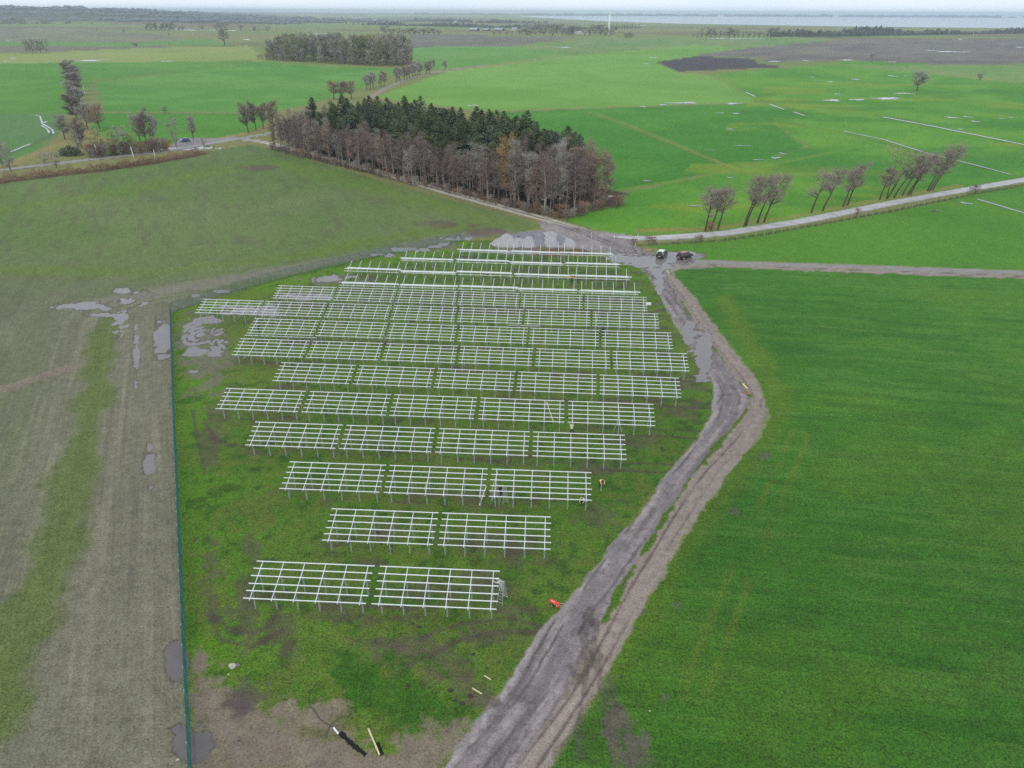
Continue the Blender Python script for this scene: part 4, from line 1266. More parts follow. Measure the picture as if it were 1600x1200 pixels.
# avenue behind the wood, and the lone trees beyond
AVG = 'round trees of the avenue behind the mixed wood'
for i, (u, vb, vt) in enumerate(((573, 141, 117), (579.5, 139.5, 117), (583, 138, 113), (596, 136, 116), (600.5, 135, 112), (619.5, 129, 105), (625, 126.5, 107), (632.5, 125, 104), (636, 123.5, 105), (640, 122.5, 102), (645, 120, 101), (649, 118.5, 102), (652.5, 117.5, 98), (656, 117, 100), (666, 116, 97), (671.5, 115, 96))):
    tree_px(RND[2 if i in (4, 8, 15) else 0], 10.5, u, vb, vt, 'avenue_tree', 'reddish round-crowned bare tree in the avenue behind the mixed wood' if i in (4, 8, 15) else 'grey round-crowned bare tree in the avenue behind the mixed wood', 15, 4.0, group=AVG)
tree_px(RND[0], 10.5, 678, 107, 94, 'avenue_tree', 'small bare tree just beyond the far end of the avenue', 8, 4.0)
tree_px(RND[0], 10.5, 695, 109, 95, 'avenue_tree', 'lone round bare tree beyond the far end of the avenue', 11, 4.0)
for u, vb, w, lb in ((522, 155, 22, 'left reddish round tree rising behind the spruces'), (535, 155, 26, 'middle reddish round tree rising behind the spruces'), (549, 155, 22, 'right reddish round tree rising behind the spruces')):
    tree_px(RND[2], 10.5, u, vb, 128, 'roadside_tree', lb, w, 4.0)
LOW = [variant(make_bare, BARK_D, [TW_GRY, TW_ALD, TW_OLV][i % 3], 600 + i, 12, 4.2, .15, (0, 0), 12, 700, .17, 1.9, 'round', .3, 2, 4) for i in range(3)]
LOWT = [variant(make_bare, BARK, [TW_GRY, TW_OLV][i % 2], 620 + i, 20, 4.6, .12, (0, 0), 18, 1300, .15, 2.0, 'oval', .35, 2, 4) for i in range(4)]
LOWC = variant(make_spruce, BARK_D, NEEDLE, 640, 14, 2.6, .05, 12)
for u, vb, vt, w, lb in ((1432, 142, 113, 32, 'large round bare tree standing alone in the right-hand pasture'), (1531, 125, 115, 9, 'small bush alone in the pasture near the right edge'), (352, 71, 45, 24, 'big round bare tree standing alone far left of the copse'), (213, 72, 67, 12, 'small dark bush alone on the far left field'), (1361, 91, 84, 8, 'tiny bare bush at the edge of the far ploughed field'), (258, 176, 167, 9, 'small round bush on the far left field edge'), (225, 176, 168, 9, 'small pale bush on the far left field edge')):
    tree_px(RND[0] if w > 20 else LOW[0], 10.5 if w > 20 else 12, u, vb, vt, 'lone_tree', lb, w, 4.0)
for i, u in enumerate((42, 47, 52, 58, 64, 73)):
    tree_px(OLV[1], 12.0, u, 83, 60, 'bare_tree', 'thin bare tree in the loose line on the far left field', 11, 2.4, group='thin bare trees in a loose line on the far left field')

# the far copse
n_c = 0
rc = random.Random(21)
C0, C1 = at(408, 93), at(642, 103)
for k in range(190):
    a_ = rc.random()
    dp = rc.random()
    base_v = 93 + 10.5 * min(1, a_ * 1.25)
    p = at(408 + 234 * a_, base_v) + Vector((0, 1, 0)) * dp * 75
    edge = min(a_, 1 - a_) * 9
    s = (.9 + .36 * min(1, edge)) * rc.uniform(.82, 1.15) * (.62 if dp < .10 else 1)
    plant(LOWT[k % 4], p, 'copse_tree', 'bare grey-brown tree in the isolated copse on the far fields', group='bare trees of the isolated far copse', sc=s, rz=rc.uniform(0, 6.28))
for k in range(46):
    p = at(404 + 244 * k / 45, 93.5 + 10.5 * min(1, k / 45 * 1.25)) + Vector((0, rc.uniform(-2, 6), 0))
    plant(LOW[k % 3], p, 'bush', 'low bush along the near edge of the isolated far copse', 'bush', 'bushes at the edge of the far copse', sc=rc.uniform(.35, .6))

# scattered far trees: u, base row, top row, width, kind
FT = []
for u, h in ((3, 7), (10, 9), (16, 12), (23, 13), (31, 11), (39, 10), (50, 6), (58, 4), (65, 8), (71, 9), (76, 7), (84, 5), (104, 7), (108, 6), (127, 5), (140, 4), (145, 4), (182, 3), (195, 4), (204, 3)):
    FT.append((u, 39, 39 - h, h * 1.2, 0))
for u, b, h in ((229, 47, 11), (236, 47, 12), (243, 47, 11), (252, 47, 10), (258, 47, 12), (265, 47, 11), (271, 47, 10), (280, 48, 7), (286, 48, 6), (316, 46, 8), (338, 46, 9), (345, 46, 10), (352, 46, 10), (376, 48, 10), (398, 49, 7), (418, 49, 8), (193, 51, 7), (264, 56, 4), (455, 32, 5), (464, 33, 8), (470, 33, 7), (477, 33, 4), (541, 38, 9), (552, 39, 4), (560, 39, 4)):
    FT.append((u, b, b - h, h * 1.1, 0))
for u, h in ((602, 13), (612, 9), (623, 11), (632, 8), (640, 9), (648, 11), (655, 10), (662, 9), (670, 11), (678, 9), (686, 7), (772, 7), (781, 6), (792, 5), (800, 6), (812, 8), (822, 8), (836, 7)):
    FT.append((u, 54, 54 - h, h * 1.2, 0))
for k in range(34):
    FT.append((816 + k * 4.2 + rc.uniform(-2, 2), 52 + rc.uniform(-3, 4), 0, 0, 0))
for u in (958, 963, 967, 972, 976, 980, 984, 988, 993, 998):
    FT.append((u, 45, 38, 6, 3))
for u, h in ((978, 7), (982, 9), (986, 7)):
    FT.append((u, 59, 59 - h, 8, 0))
for u, h, k in ((1083, 7, 3), (1090, 8, 3), (1096, 12, 3), (1104, 10, 0), (1110, 14, 0), (1117, 8, 0), (1125, 11, 3), (1133, 9, 0), (1140, 14, 0), (1147, 13, 0), (1154, 8, 3), (1161, 9, 3), (1170, 10, 0), (1178, 9, 3), (1186, 7, 0), (1193, 7, 3), (1203, 13, 0), (1208, 15, 0)):
    FT.append((u, 58, 58 - h, h * (.6 if k == 3 else 1.1), k))
for i, (u, b, t, w, k) in enumerate(FT):
    if t == 0:
        h = rc.uniform(8, 14)
        t, w = b - h, h * 1.1
    v, vh, w0 = (LOWC, 14, 2.6) if k == 3 else (LOW[i % 3], 12, 4.2)
    grp = 'trees around the far farms' if 600 < u < 960 else ('trees dotted over the far left plain' if u <= 600 else 'trees by the bay on the far right')
    lb = {'trees around the far farms': 'small bare tree among the far farm buildings near the wind turbine', 'trees dotted over the far left plain': 'small bare tree dotted on the far left plain', 'trees by the bay on the far right': 'small dark conifer in the clump by the bay' if k == 3 else 'small bare tree in the clump by the bay'}[grp]
    tree_px(v, vh, u, b, t, 'far_conifer' if k == 3 else 'far_tree', lb, w, w0, group=grp)
# long far woods that read as one mass
def mass(name, pts, hgt, dep, n, m_, seed, wid=9, z0=0.0):
    r = random.Random(seed)
    mb = MB()
    g = [Vector((*p[:2], z0)) if z0 is not None else Vector(p) for p in pts]
    seg = [(b - a).length for a, b in zip(g, g[1:])]
    tot = sum(seg)
    for k in range(n):
        s = r.random() * tot
        i = 0
        while i < len(seg) - 1 and s > seg[i]:
            s -= seg[i]
            i += 1
        p = g[i].lerp(g[i + 1], min(1, s / seg[i])) + Vector((r.uniform(-dep, dep) * .2, r.uniform(0, dep), 0))
        h = hgt * r.uniform(.6, 1.1) * (.75 + .35 * math.sin(s / 60 + i))
        w = wid * r.uniform(.7, 1.3)
        top = p + Vector((r.uniform(-.2, .2) * w, 0, h))
        nn = 7
        ring, ring2 = [], []
        for q in range(nn):
            a = 2 * math.pi * q / nn
            j = r.uniform(.8, 1.2)
            ring.append(p + Vector((math.cos(a) * w * .45 * j, math.sin(a) * w * .45 * j, -.5)))
            ring2.append(p + Vector((math.cos(a) * w * .5 * j, math.sin(a) * w * .5 * j, h * r.uniform(.5, .8))))
        b = len(mb.v)
        mb.v += ring + ring2 + [top]
        for q in range(nn):
            q2 = (q + 1) % nn
            mb.f += [(b + q, b + q2, b + nn + q2, b + nn + q), (b + nn + q, b + nn + q2, b + 2 * nn)]
            mb.m += [0, 0]
    return struct(mb.build(name, m_), 'stuff')
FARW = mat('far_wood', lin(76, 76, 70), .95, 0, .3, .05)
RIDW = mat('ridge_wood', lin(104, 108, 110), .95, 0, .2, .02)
mass('far_wood', [at(1205, 57.5), at(1330, 57), at(1470, 54.5), at(1600, 52.5), at(1800, 52)], 15, 40, 420, FARW, 1)
mass('far_wood', [at(1320, 56), at(1470, 54)], 21, 30, 120, FARW, 2)
mass('far_hedge', [at(575, 39), at(700, 42), at(830, 45), at(960, 47)], 13, 160, 300, FARW, 3, 12)
mass('far_hedge', [at(650, 33), at(760, 36), at(850, 37)], 16, 300, 200, FARW, 4, 18)
mass('far_hedge', [at(460, 30), at(560, 32)], 12, 200, 60, FARW, 5, 18)
mass('far_wood', [at(330, 22.6), at(520, 22.8), at(700, 23.2), at(820, 24)], 20, 900, 600, FARW, 6, 50)
# wooded ridge on the left horizon, in three tiers up the slope
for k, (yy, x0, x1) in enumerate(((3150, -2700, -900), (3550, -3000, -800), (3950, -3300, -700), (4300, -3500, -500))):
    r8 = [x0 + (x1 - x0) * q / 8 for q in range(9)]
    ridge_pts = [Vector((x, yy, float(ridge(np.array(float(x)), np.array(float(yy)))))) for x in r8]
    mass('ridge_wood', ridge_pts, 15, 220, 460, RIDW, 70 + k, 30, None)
mass('far_shore_wood', [Vector((-1500, 12500, 0)), Vector((1500, 12000, 0)), Vector((6000, 11000, 0)), Vector((11000, 9000, 0))], 32, 500, 1100, FARW, 9, 110, 0)
FB = mat('far_white_wall', (.7, .7, .7), .8, 0, .1, .1)
for u, v in ((1083, 23), (1240, 23.6), (1291, 24.4), (1418, 25), (1436, 24.6), (1540, 25), (1552, 25.2), (1590, 25)):
    p = Vector(((u - 800) / FPX * 11500 * 1.0, 11300 if u < 1400 else 10400, 0))
    o = thing('far_building', 'tiny white building on the far shore of the bay', 'building', p, 0, 'white buildings on the far shore of the bay')
    mb = MB(); mb.box(-40, 40, -15, 15, 0, 26); mb.build('wall', FB, o)
    mb = MB(); mb.box(-42, 42, -17, 17, 26, 30); mb.build('roof', FB, o)

# ------------------------------------------------------------------ wind turbine, barns, houses
tb = at(951, 54.5)
tt_ = thing('wind_turbine', 'white wind turbine standing alone before the bay', 'wind turbine', tb)
hh = px_h(951, 54.5, 22)
mb = MB(); mb.tube([(0, 0, -1), (0, 0, hh * .5), (0, 0, hh)], [2.7, 2.3, 1.7], 16); mb.build('tower', WHITE, tt_, True)
mb = MB(); mb.tube([(-3, 0, hh + 1.3), (-1.5, 0, hh + 1.6), (4.5, 0, hh + 1.6), (6, 0, hh + 1.3)], [1.2, 1.9, 1.9, 1.0], 10); mb.build('nacelle', WHITE, tt_, True)
hub = MB(); hub.tube([(-3, 0, hh + 1.4), (-4.6, 0, hh + 1.4), (-5.4, 0, hh + 1.4)], [1.2, 1.0, .3], 10); hb_ = hub.build('hub', WHITE, tt_, True)
for k in range(3):
    a = math.radians(-90 + 120 * k)
    e = Vector((-4.3, math.cos(a), math.sin(a)))
    mb = MB()
    c0 = Vector((-4.3, 0, hh + 1.4))
    dv = Vector((0, math.cos(a), math.sin(a)))
    sv = Vector((0, -math.sin(a), math.cos(a)))
    pr = []
    for f, w in ((0, .5), (.15, 1.0), (.5, .7), (1, .15)):
        c = c0 + dv * 14 * f
        pr.append((c + sv * w, c + Vector((.18, 0, 0)), c - sv * w * .6, c - Vector((.18, 0, 0))))
    for A, B in zip(pr, pr[1:]):
        for q in range(4):
            mb.poly([A[q], A[(q + 1) % 4], B[(q + 1) % 4], B[q]])
    mb.poly(list(pr[-1]))
    mb.build('blade', WHITE, hb_)
ROOFG = mat('grey_fibre_cement_roof', lin(158, 164, 174), .7, 0, .1, .3)
WALLD = mat('dark_barn_boards', lin(84, 84, 88), .9, 0, .15, .5)
WALLW = mat('pale_house_wall', lin(206, 206, 204), .85, 0, .08, .5)
ROOFR = mat('brown_tile_roof', lin(120, 92, 84), .8, 0, .15, .5)
WIN = mat('dark_window', (.04, .045, .05), .1, 0, .05, 1, .5)
def gable(name, lbl, u, v, L, W, wall_h, roof_h, wm, rm, rz, group=None, chim=False, nwin=3):
    o = thing(name, lbl, 'barn' if 'barn' in name else 'house', at(u, v), rz, group)
    mb = MB()
    mb.box(-L / 2, L / 2, -W / 2, W / 2, 0, wall_h)
    for s in (-1, 1):
        mb.poly([(s * L / 2, -W / 2, wall_h), (s * L / 2, W / 2, wall_h), (s * L / 2, 0, wall_h + roof_h)])
    mb.build('wall', wm, o)
    mb = MB()
    for s in (-1, 1):
        n_ = Vector((0, s * roof_h, W / 2)).normalized() * .2
        q = [Vector((-L / 2 - .5, s * (W / 2 + .5), wall_h - .3)), Vector((L / 2 + .5, s * (W / 2 + .5), wall_h - .3)), Vector((L / 2 + .5, 0, wall_h + roof_h + .1)), Vector((-L / 2 - .5, 0, wall_h + roof_h + .1))]
        mb.poly([p + n_ for p in q])
        mb.poly([p for p in reversed(q)])
    rf2 = mb.build('roof', rm, o)
    if chim:
        mb = MB(); mb.box(-.5, .5, -.5, .5, wall_h + roof_h - 1, wall_h + roof_h + 1.2); mb.build('chimney', ROOFR, rf2)
    for k in range(nwin):
        x = -L / 2 + L * (k + .5) / nwin
        mb = MB(); mb.box(x - .9, x + .9, -W / 2 - .06, -W / 2 + .02, wall_h * .35, wall_h * .8); mb.build('window', WIN, o)
    mb = MB(); mb.box(L / 2 - .02, L / 2 + .06, -W * .18, W * .18, 0, wall_h * .85); mb.build('door', WIN, o)
gable('barn', 'grey-roofed barn, leftmost of the three on the far plain', 741, 48.2, 26, 18, 3.2, 4.5, WALLD, ROOFG, -.5)
gable('barn', 'smallest grey-roofed barn, middle of the three on the far plain', 760, 48, 19, 14, 2.8, 3.2, WALLD, ROOFG, -.5)
gable('barn', 'grey-roofed barn, rightmost and widest of the three on the far plain', 780, 48.2, 28, 18, 3.2, 4.6, WALLD, ROOFG, -.5)
gable('farmhouse', 'pale house with a dark roof right of the barns', 804, 47.5, 16, 9, 4.5, 3.5, WALLW, ROOFG, -.3, None, True)
gable('farmhouse', 'small pale house at the end of the barn row', 812, 47.5, 9, 8, 4, 3, WALLW, ROOFR, .2, None, True)
gable('farmhouse', 'white gabled house among the trees left of the turbine', 857, 49, 12, 10, 5, 5, WALLW, ROOFG, 1.3, None, True)
gable('long_barn', 'long low white-roofed shed beside the wind turbine', 908, 52.5, 34, 12, 3, 2.4, WALLW, ROOFG, -.08)
gable('long_barn', 'long grey shed roof behind the trees left of the turbine', 880, 45.5, 36, 14, 4, 3, WALLD, ROOFG, -.1)
for i, (u, v) in enumerate(((552, 32), (570, 32), (586, 34), (676, 39), (712, 37))):
    gable('farmhouse', 'tiny pale house in the hamlet far behind the copse', u, v, 16, 10, 6, 5, WALLW, ROOFR if i % 2 else ROOFG, rc.uniform(-1, 1), 'houses of the hamlet far behind the copse', True)

# ------------------------------------------------------------------ solar racks
PUR_L, BAY, OVER = 11.42, 2.045, .63
S0, S1, Z0, Z1 = 0.0, 3.78, 1.9, 3.0
SL = (Z1 - Z0) / (S1 - S0)
FR, RR = .72, 2.82                       # where the front and the rear posts stand
PF = (0, .20, .39, .60, .80, 1.0)
def zr(s):
    return Z0 + SL * (s - S0)
def box_mesh(name, m_, *bars):
    mb = MB()
    for a, b, w, h in bars:
        mb.bar(a, b, w, h)
    return mb.mesh(name, m_)
# every part is modelled at the rack's own origin and shared
purlin_me = box_mesh('purlin', ALU, ((-PUR_L / 2, 0, .06), (PUR_L / 2, 0, .06), .075, .03), ((-PUR_L / 2, -.03, .02), (PUR_L / 2, -.03, .02), .02, .07), ((-PUR_L / 2, .03, .02), (PUR_L / 2, .03, .02), .02, .07))
rafter_me = box_mesh('rafter', STEEL, ((0, S0 - .12, zr(S0 - .12) - .085), (0, S1 + .12, zr(S1 + .12) - .085), .07, .10))
def post_me(s):
    z = zr(s) - .13
    return box_mesh('post', STEEL_D, ((0, 0, -.3), (0, 0, z), .06, .10), ((.03, .0, -.3), (.03, .0, z - .02), .02, .12), ((0, 0, z - .16), (0, 0, z + .06), .11, .11))
front_me, rear_me = post_me(FR), post_me(RR)
brace_me = box_mesh('brace', STEEL_D, ((0, FR, .75), (0, FR + .75, zr(FR + .75) - .13), .04, .04))
def rack(A, t, q, idx, complete, lbl, grp):
    o = thing('solar_rack', lbl, 'solar rack', (A.x, A.y, 0), math.atan2(t.y, t.x), grp)
    x0 = OVER - .03
    for k in range(6):
        x = -PUR_L / 2 + x0 + k * BAY
        link('rafter', rafter_me, o, (x, 0, 0))
        link('post', front_me, o, (x, FR, 0))
        link('post', rear_me, o, (x, RR, 0))
    for k, f in enumerate(PF):
        if not complete and k > 0:
            break
        s = S0 + (S1 - S0) * f
        p = link('purlin', purlin_me, o, (rng.uniform(-.05, .05), s, zr(s)))
        p.rotation_euler = (math.atan(SL), 0, 0)
    return o
ORD = ['first', 'second', 'third', 'fourth', 'fifth', 'sixth', 'seventh']
ROWN = ['nearest row', 'second row from the front', 'third row from the front', 'fourth row from the front', 'fifth row from the front', 'sixth row from the front', 'seventh row from the front', 'eighth row from the front', 'longest complete row of seven',
        'rearmost complete row', 'nearest unfinished row', 'second unfinished row', 'third unfinished row', 'farthest unfinished row']
BUN = MB()
for k, (y, z) in enumerate(((-.12, 0), (-.03, .0), (.06, .0), (-.07, .09), (.02, .09))):
    pass
for i, (n, A, B, t, q) in enumerate(ROWG):
    L = (B - A).length
    pitch = (L + .46) / n
    comp = i < 10
    for k in range(n):
        c = A + t * (PUR_L / 2 + pitch * k)
        c = Vector((c.x, c.y, 0)) 
        pos = ('left' if n == 2 and k == 0 else 'right' if n == 2 else 'leftmost' if k == 0 else 'rightmost' if k == n - 1 else ORD[k] + ' from the left')
        rack(c, t, q, i, comp, ('complete silver solar rack, %s in the %s' if comp else 'unfinished rack with bare rafters, %s in the %s') % (pos, ROWN[i]),
             'complete solar racks on the building site' if comp else 'unfinished solar racks at the back of the site')
        if not comp:
            b = thing('purlin_bundle', 'silver rail bundle on the %s rack of the %s' % (pos, ROWN[i]), 'rail bundle', (c.x, c.y, 0), math.atan2(t.y, t.x), 'rail bundles resting on the unfinished racks')
            off_ = rng.uniform(0, .5)
            for j in range(4):
                s = S0 + .28 + off_ + j * .10
                pp = link('purlin', purlin_me, b, (rng.uniform(-.45, .45), s, zr(s) + .04 + .02 * j))
                pp.rotation_euler = (math.atan(SL), 0, rng.uniform(-.016, .016))
LOOSE = box_mesh('loose_rail', ALU, ((-2.9, 0, .05), (2.9, 0, .05), .09, .09), ((-2.9, 0, .1), (2.9, 0, .1), .12, .02))
for u, v, rz, lb in ((408, 525.5, -.07, 'loose silver rail on the grass in front of the eighth row, left piece'), (432, 526.5, -.07, 'loose silver rail on the grass in front of the eighth row, middle piece'), (470, 528, -.07, 'loose silver rail on the grass in front of the eighth row, right piece'),
                    (820, 509.5, -.08, 'loose silver rail lying behind the eighth row'), (1113, 700, .5, 'loose silver rail lying beside the site track')):
    if u == 1113:
        continue
    tag(link('loose_rail', LOOSE, None, (*at(u, v)[:2], .02), rz), lb, 'rail', 'loose rails on the grass')
wb = thing('white_carton', 'small white carton lying at the right end of the rearmost complete row', 'carton', (*at(1013, 476)[:2], 0.0))
mb = MB(); mb.box(-.5, .5, -.3, .3, 0, .36); mb.build('box', WHITE, wb)
mb = MB(); mb.box(-.51, .51, -.06, .06, .36, .37); mb.build('tape', WOOD_Y, wb)

# ------------------------------------------------------------------ fences
def mesh_panel(w, h=2.0):
    mb = MB()
    n = int(w / .065)
    for k in range(n + 1):
        x = w * k / n
        mb.bar((x, 0, .04), (x, 0, h), .008, .008, (0, 1, 0))
    for k in range(11):
        z = .06 + (h - .1) * k / 10
        for dy in (-.010, .010):
            mb.bar((0, dy, z), (w, dy, z), .010, .008)
    return mb.mesh('mesh_panel', FGREEN)
PW = 2.52
panel_me = mesh_panel(PW - .07)
mb = MB()
mb.box(-.03, .03, -.02, .02, -.3, 2.06)
mb.box(-.033, .033, -.05, -.021, .1, 2.0)
fpost_me = mb.mesh('post', FPOST)
mb = MB()
mb.box(-.034, .034, -.052, .024, 2.06, 2.075)
fcap_me = mb.mesh('cap', FPOST)
def panel_fence(pts, lbl, thin=False):
    g = [Vector((*at(*p)[:2], 0)) for p in pts]
    o = thing('mesh_fence', lbl, 'fence', g[0])
    seg = [(b - a).length for a, b in zip(g, g[1:])]
    tot = sum(seg)
    def pos(s):
        i = 0
        while i < len(seg) - 1 and s > seg[i]:
            s -= seg[i]; i += 1
        return g[i].lerp(g[i + 1], s / seg[i])
    n = int(tot / PW)
    for k in range(n + 1):
        p, p2 = pos(k * PW), pos(min(tot, (k + 1) * PW))
        d = p2 - p
        rz = math.atan2(d.y, d.x) if d.length > .1 else 0
        po = link('post', fpost_me, o, p - g[0], rz)
        link('cap', fcap_me, po)
        if k < n:
            link('mesh_panel', panel_me, o, p - g[0] + d.normalized() * .035 + Vector((0, .0, 0)), rz)
panel_fence([(268, 489), (273, 640), (281, 800), (290, 1000), (300, 1190), (312, 1450)], 'long green wire mesh fence along the left side of the building site')
panel_fence([(268, 489), (350, 461), (430, 438), (500, 421), (600, 399), (725, 376.5)], 'grey-green wire mesh fence along the back of the building site')
# stock fence along the right-hand road verge
mb = MB()
mb.tube([(0, 0, -.3), (0, 0, 1.15), (0, 0, 1.25)], [.06, .06, .03], 6)
wpost_me = mb.mesh('post', WOOD)
g = [Vector((*at(u, v)[:2], 0)) for u, v in ((992, 386), (1130, 378), (1200, 367.5), (1280, 352), (1400, 330), (1520, 305))]
sf = thing('stock_fence', 'low wire stock fence with wooden posts along the ditch below the right-hand road', 'fence', g[0])
seg = [(b - a).length for a, b in zip(g, g[1:])]
pts = []
s = 0.0
while s < sum(seg):
    q, i = s, 0
    while i < len(seg) - 1 and q > seg[i]:
        q -= seg[i]; i += 1
    pts.append(g[i].lerp(g[i + 1], q / seg[i]))
    s += 3.0
for p in pts:
    w = link('post', wpost_me, sf, p - g[0])
    w.rotation_euler = (rng.uniform(-.06, .06), rng.uniform(-.06, .06), 0)
for z in (.45, .8, 1.1):
    mb = MB()
    for a, b in zip(pts, pts[1:]):
        mb.bar(a - g[0] + Vector((0, -.07, z)), b - g[0] + Vector((0, -.07, z)), .012)
    mb.build('wire', WIRE, sf)
for u, v, lb in ((924, 371.5, 'thin white marker post at the yard edge by the gravel heaps'), (996.5, 371, 'white marker post beside the right-hand road at the junction'), (960, 372, 'thin white marker post in the middle of the junction'), (993, 383.5, 'short white post at the corner of the ditch verge')):
    o = thing('marker_post', lb, 'post', (*at(u, v)[:2], 0))
    mb = MB(); mb.tube([(0, 0, -.1), (0, 0, 1.2)], [.07, .06], 8); mb.build('post', WHITE, o)
    mb = MB(); mb.tube([(0, 0, .85), (0, 0, 1.0)], [.075, .075], 8); mb.build('band', PLAST, o)

# ------------------------------------------------------------------ gravel and soil heaps
def heap(u, v, R, Hh, m_, lbl, seed, grp, name='gravel_heap', sx=1.0):
    r = random.Random(seed)
    mb = MB()
    nr, na = 12, 36
    ph = [r.uniform(0, 6.28) for _ in range(6)]
    for i in range(nr + 1):
        f = i / nr
        for k in range(na):
            a = 2 * math.pi * k / na
            e = 1 + .10 * math.sin(2 * a + ph[0]) + .07 * math.sin(3 * a + ph[1]) + .05 * math.sin(7 * a + ph[2])
            rad = R * f * e
            h = Hh * (max(0, (1 - f ** 1.6))) * (1 + .10 * math.sin(3 * a + ph[3]) * f + .14 * math.sin(5 * a + ph[4] + f * 6) * f + .1 * math.sin(2 * a + ph[5] + f * 9) * f) + r.uniform(-.09, .09) * (f < .95)
            mb.v.append(Vector((math.cos(a) * rad * sx, math.sin(a) * rad, h - .06 - (.1 if i == nr else 0))))
    for i in range(nr):
        for k in range(na):
            k2 = (k + 1) % na
            mb.f.append((i * na + k, (i + 1) * na + k, (i + 1) * na + k2, i * na + k2))
            mb.m.append(0)
    o = mb.build(name, m_, None, True, (*at(u, v)[:2], 0))
    return tag(o, lbl, 'heap', grp)
def zz(x, y):
    return 760 + x / 8, 350 + y / 8
r9 = random.Random(9)
GH = 'tipped gravel heaps beside the junction'
for i, (x, y, w, h, lb) in enumerate(((170, 268, 140, 85, 'leftmost low gravel heap of the pile'), (255, 262, 200, 125, 'broad gravel heap second from the left of the pile'), (350, 235, 170, 105, 'gravel heap behind the second one at the rear left of the pile'), (395, 270, 150, 100, 'gravel heap in the front row, left of the roundest one'),
                                      (505, 225, 190, 110, 'rear gravel heap left of the bluish one'), (530, 275, 170, 120, 'pale rounded gravel heap in the middle of the front row'), (635, 215, 190, 115, 'large rear bluish-grey gravel heap'), (665, 268, 160, 100, 'dark bluish gravel heap between two pale front ones'),
                                      (785, 195, 180, 110, 'highest rear gravel heap nearest the lane'), (800, 272, 160, 115, 'pale gravel heap at the right of the front row'), (910, 262, 160, 105, 'gravel heap second from the right in the front row'), (985, 262, 170, 80, 'rightmost spread-out gravel heap'), (900, 205, 170, 60, 'low flattened gravel heap at the rear right'))):
    u, v = zz(x, y)
    R = w / 8 / 6.25 / 2 * r9.uniform(1.5, 1.8)
    heap(u, v - 2.5, R, h / 8 / 6.1 * r9.uniform(.75, 1.0), GRAVEL2 if i in (2, 4, 6, 7, 10) else GRAVEL, lb, 700 + i, GH)
heap(*zz(800, 372), 2.6, 1.1, SOILM, 'long brown soil mound behind the farthest rack row', 730, None, 'soil_mound', 1.5)
heap(*zz(900, 366), 2.2, 1.2, SOILM, 'brown soil mound beside the long one', 731, None, 'soil_mound', 1.3)
heap(*zz(1130, 360), 2.4, .9, SOILM, 'reddish spread soil mound at the right of the others', 732, None, 'soil_mound', 1.5)
# clods, cartons and other small litter
def lump(u, v, s, m_, name, lbl, cat, seed, grp=None, flat=.6):
    r = random.Random(seed)
    bm = bmesh.new()
    bmesh.ops.create_icosphere(bm, subdivisions=2, radius=1)
    for vv in bm.verts:
        k = 1 + .28 * math.sin(vv.co.x * 3 + seed) * math.cos(vv.co.y * 4 + seed * 2) + r.uniform(-.1, .1)
        vv.co = Vector((vv.co.x * s * k, vv.co.y * s * k * .8, vv.co.z * s * k * flat + s * flat * .6))
    me = bpy.data.meshes.new(name)
    bm.to_mesh(me); bm.free()
    me.materials.append(m_)
    return tag(link(name, me, None, (*at(u, v)[:2], -.02)), lbl, cat, grp)
PALE = mat('pale_stone', lin(190, 180, 168), .9, 0, .15, 3)
lump(363, 1042, .34, PALE, 'stone', 'pale stone lying in the grass near the lower left fence', 'stone', 1)
lump(371, 1040, .24, mat('grey_stone', lin(120, 112, 104), .9, 0, .2, 3), 'stone', 'smaller greyish stone touching the pale one', 'stone', 2)
lump(357, 1054, .1, PALE, 'stone', 'tiny white stone below the pale stone', 'stone', 3)
lump(278, 1187, .12, PALE, 'stone', 'small white stone in the puddle at the fence foot', 'stone', 4)
lump(1015, 1111, .09, PALE, 'stone', 'small white scrap on the large meadow beside the wheel ruts', 'stone', 5)
CLOD = mat('dark_clod', lin(66, 57, 50), .97, 0, .25, 4)
for i, (u, v) in enumerate(((590, 832), (597, 840), (596, 850), (601, 856), (611, 853), (590, 880), (610, 862), (655, 980), (645, 975), (740, 1022), (704, 1079), (711, 1095), (735, 1088), (722, 1099), (638, 1072))):
    lump(u, v, random.uniform(.12, .26), CLOD, 'earth_clod', 'dark clod of earth lying on the site grass', 'clod', 20 + i, 'dark earth clods on the site grass', .35)
def plank(u0, v0, u1, v1, w, h, m_, name, lbl, cat, z=0.02, z1=None):
    a, b = at(u0, v0), at(u1, v1)
    mb = MB()
    d = b - a
    o = thing(name, lbl, cat, (a.x, a.y, 0))
    za, zb = z, (z1 if z1 is not None else z)
    mb.bar((0, 0, za + h / 2), (d.x, d.y, zb + h / 2), w, h)
    mb.build('board', m_, o)
    mb = MB()
    n = d.normalized()
    mb.bar(n * -.004 + Vector((0, 0, za + h / 2)), n * .03 + Vector((0, 0, za + h / 2)), w * 1.02, h * 1.04)
    mb.build('end_face', WOOD, o)
    return o
plank(738, 1076, 753, 1085, .09, .07, WOOD_Y, 'wooden_stake', 'nearer of two yellow wooden stakes lying in the grass', 'stake')
plank(756, 1056, 767, 1062.5, .08, .06, WOOD_Y, 'wooden_stake', 'farther of two yellow wooden stakes lying in the grass', 'stake')
plank(575.5, 1140, 593, 1181, .12, .08, WOOD_Y, 'timber_beam', 'long pale yellow timber beam lying beside a dark trench', 'beam', .1)
plank(521, 1138.5, 531, 1149, .12, .08, WHITE, 'white_pipe', 'short white pipe sticking out of the dark trench', 'pipe', .1, -.1)
plank(1158, 612, 1171, 617, .3, .1, mat('rusty_board', lin(150, 100, 84), .8, 0, .2, 3), 'wooden_board', 'reddish broken board on the dirt beside the track bend', 'board')
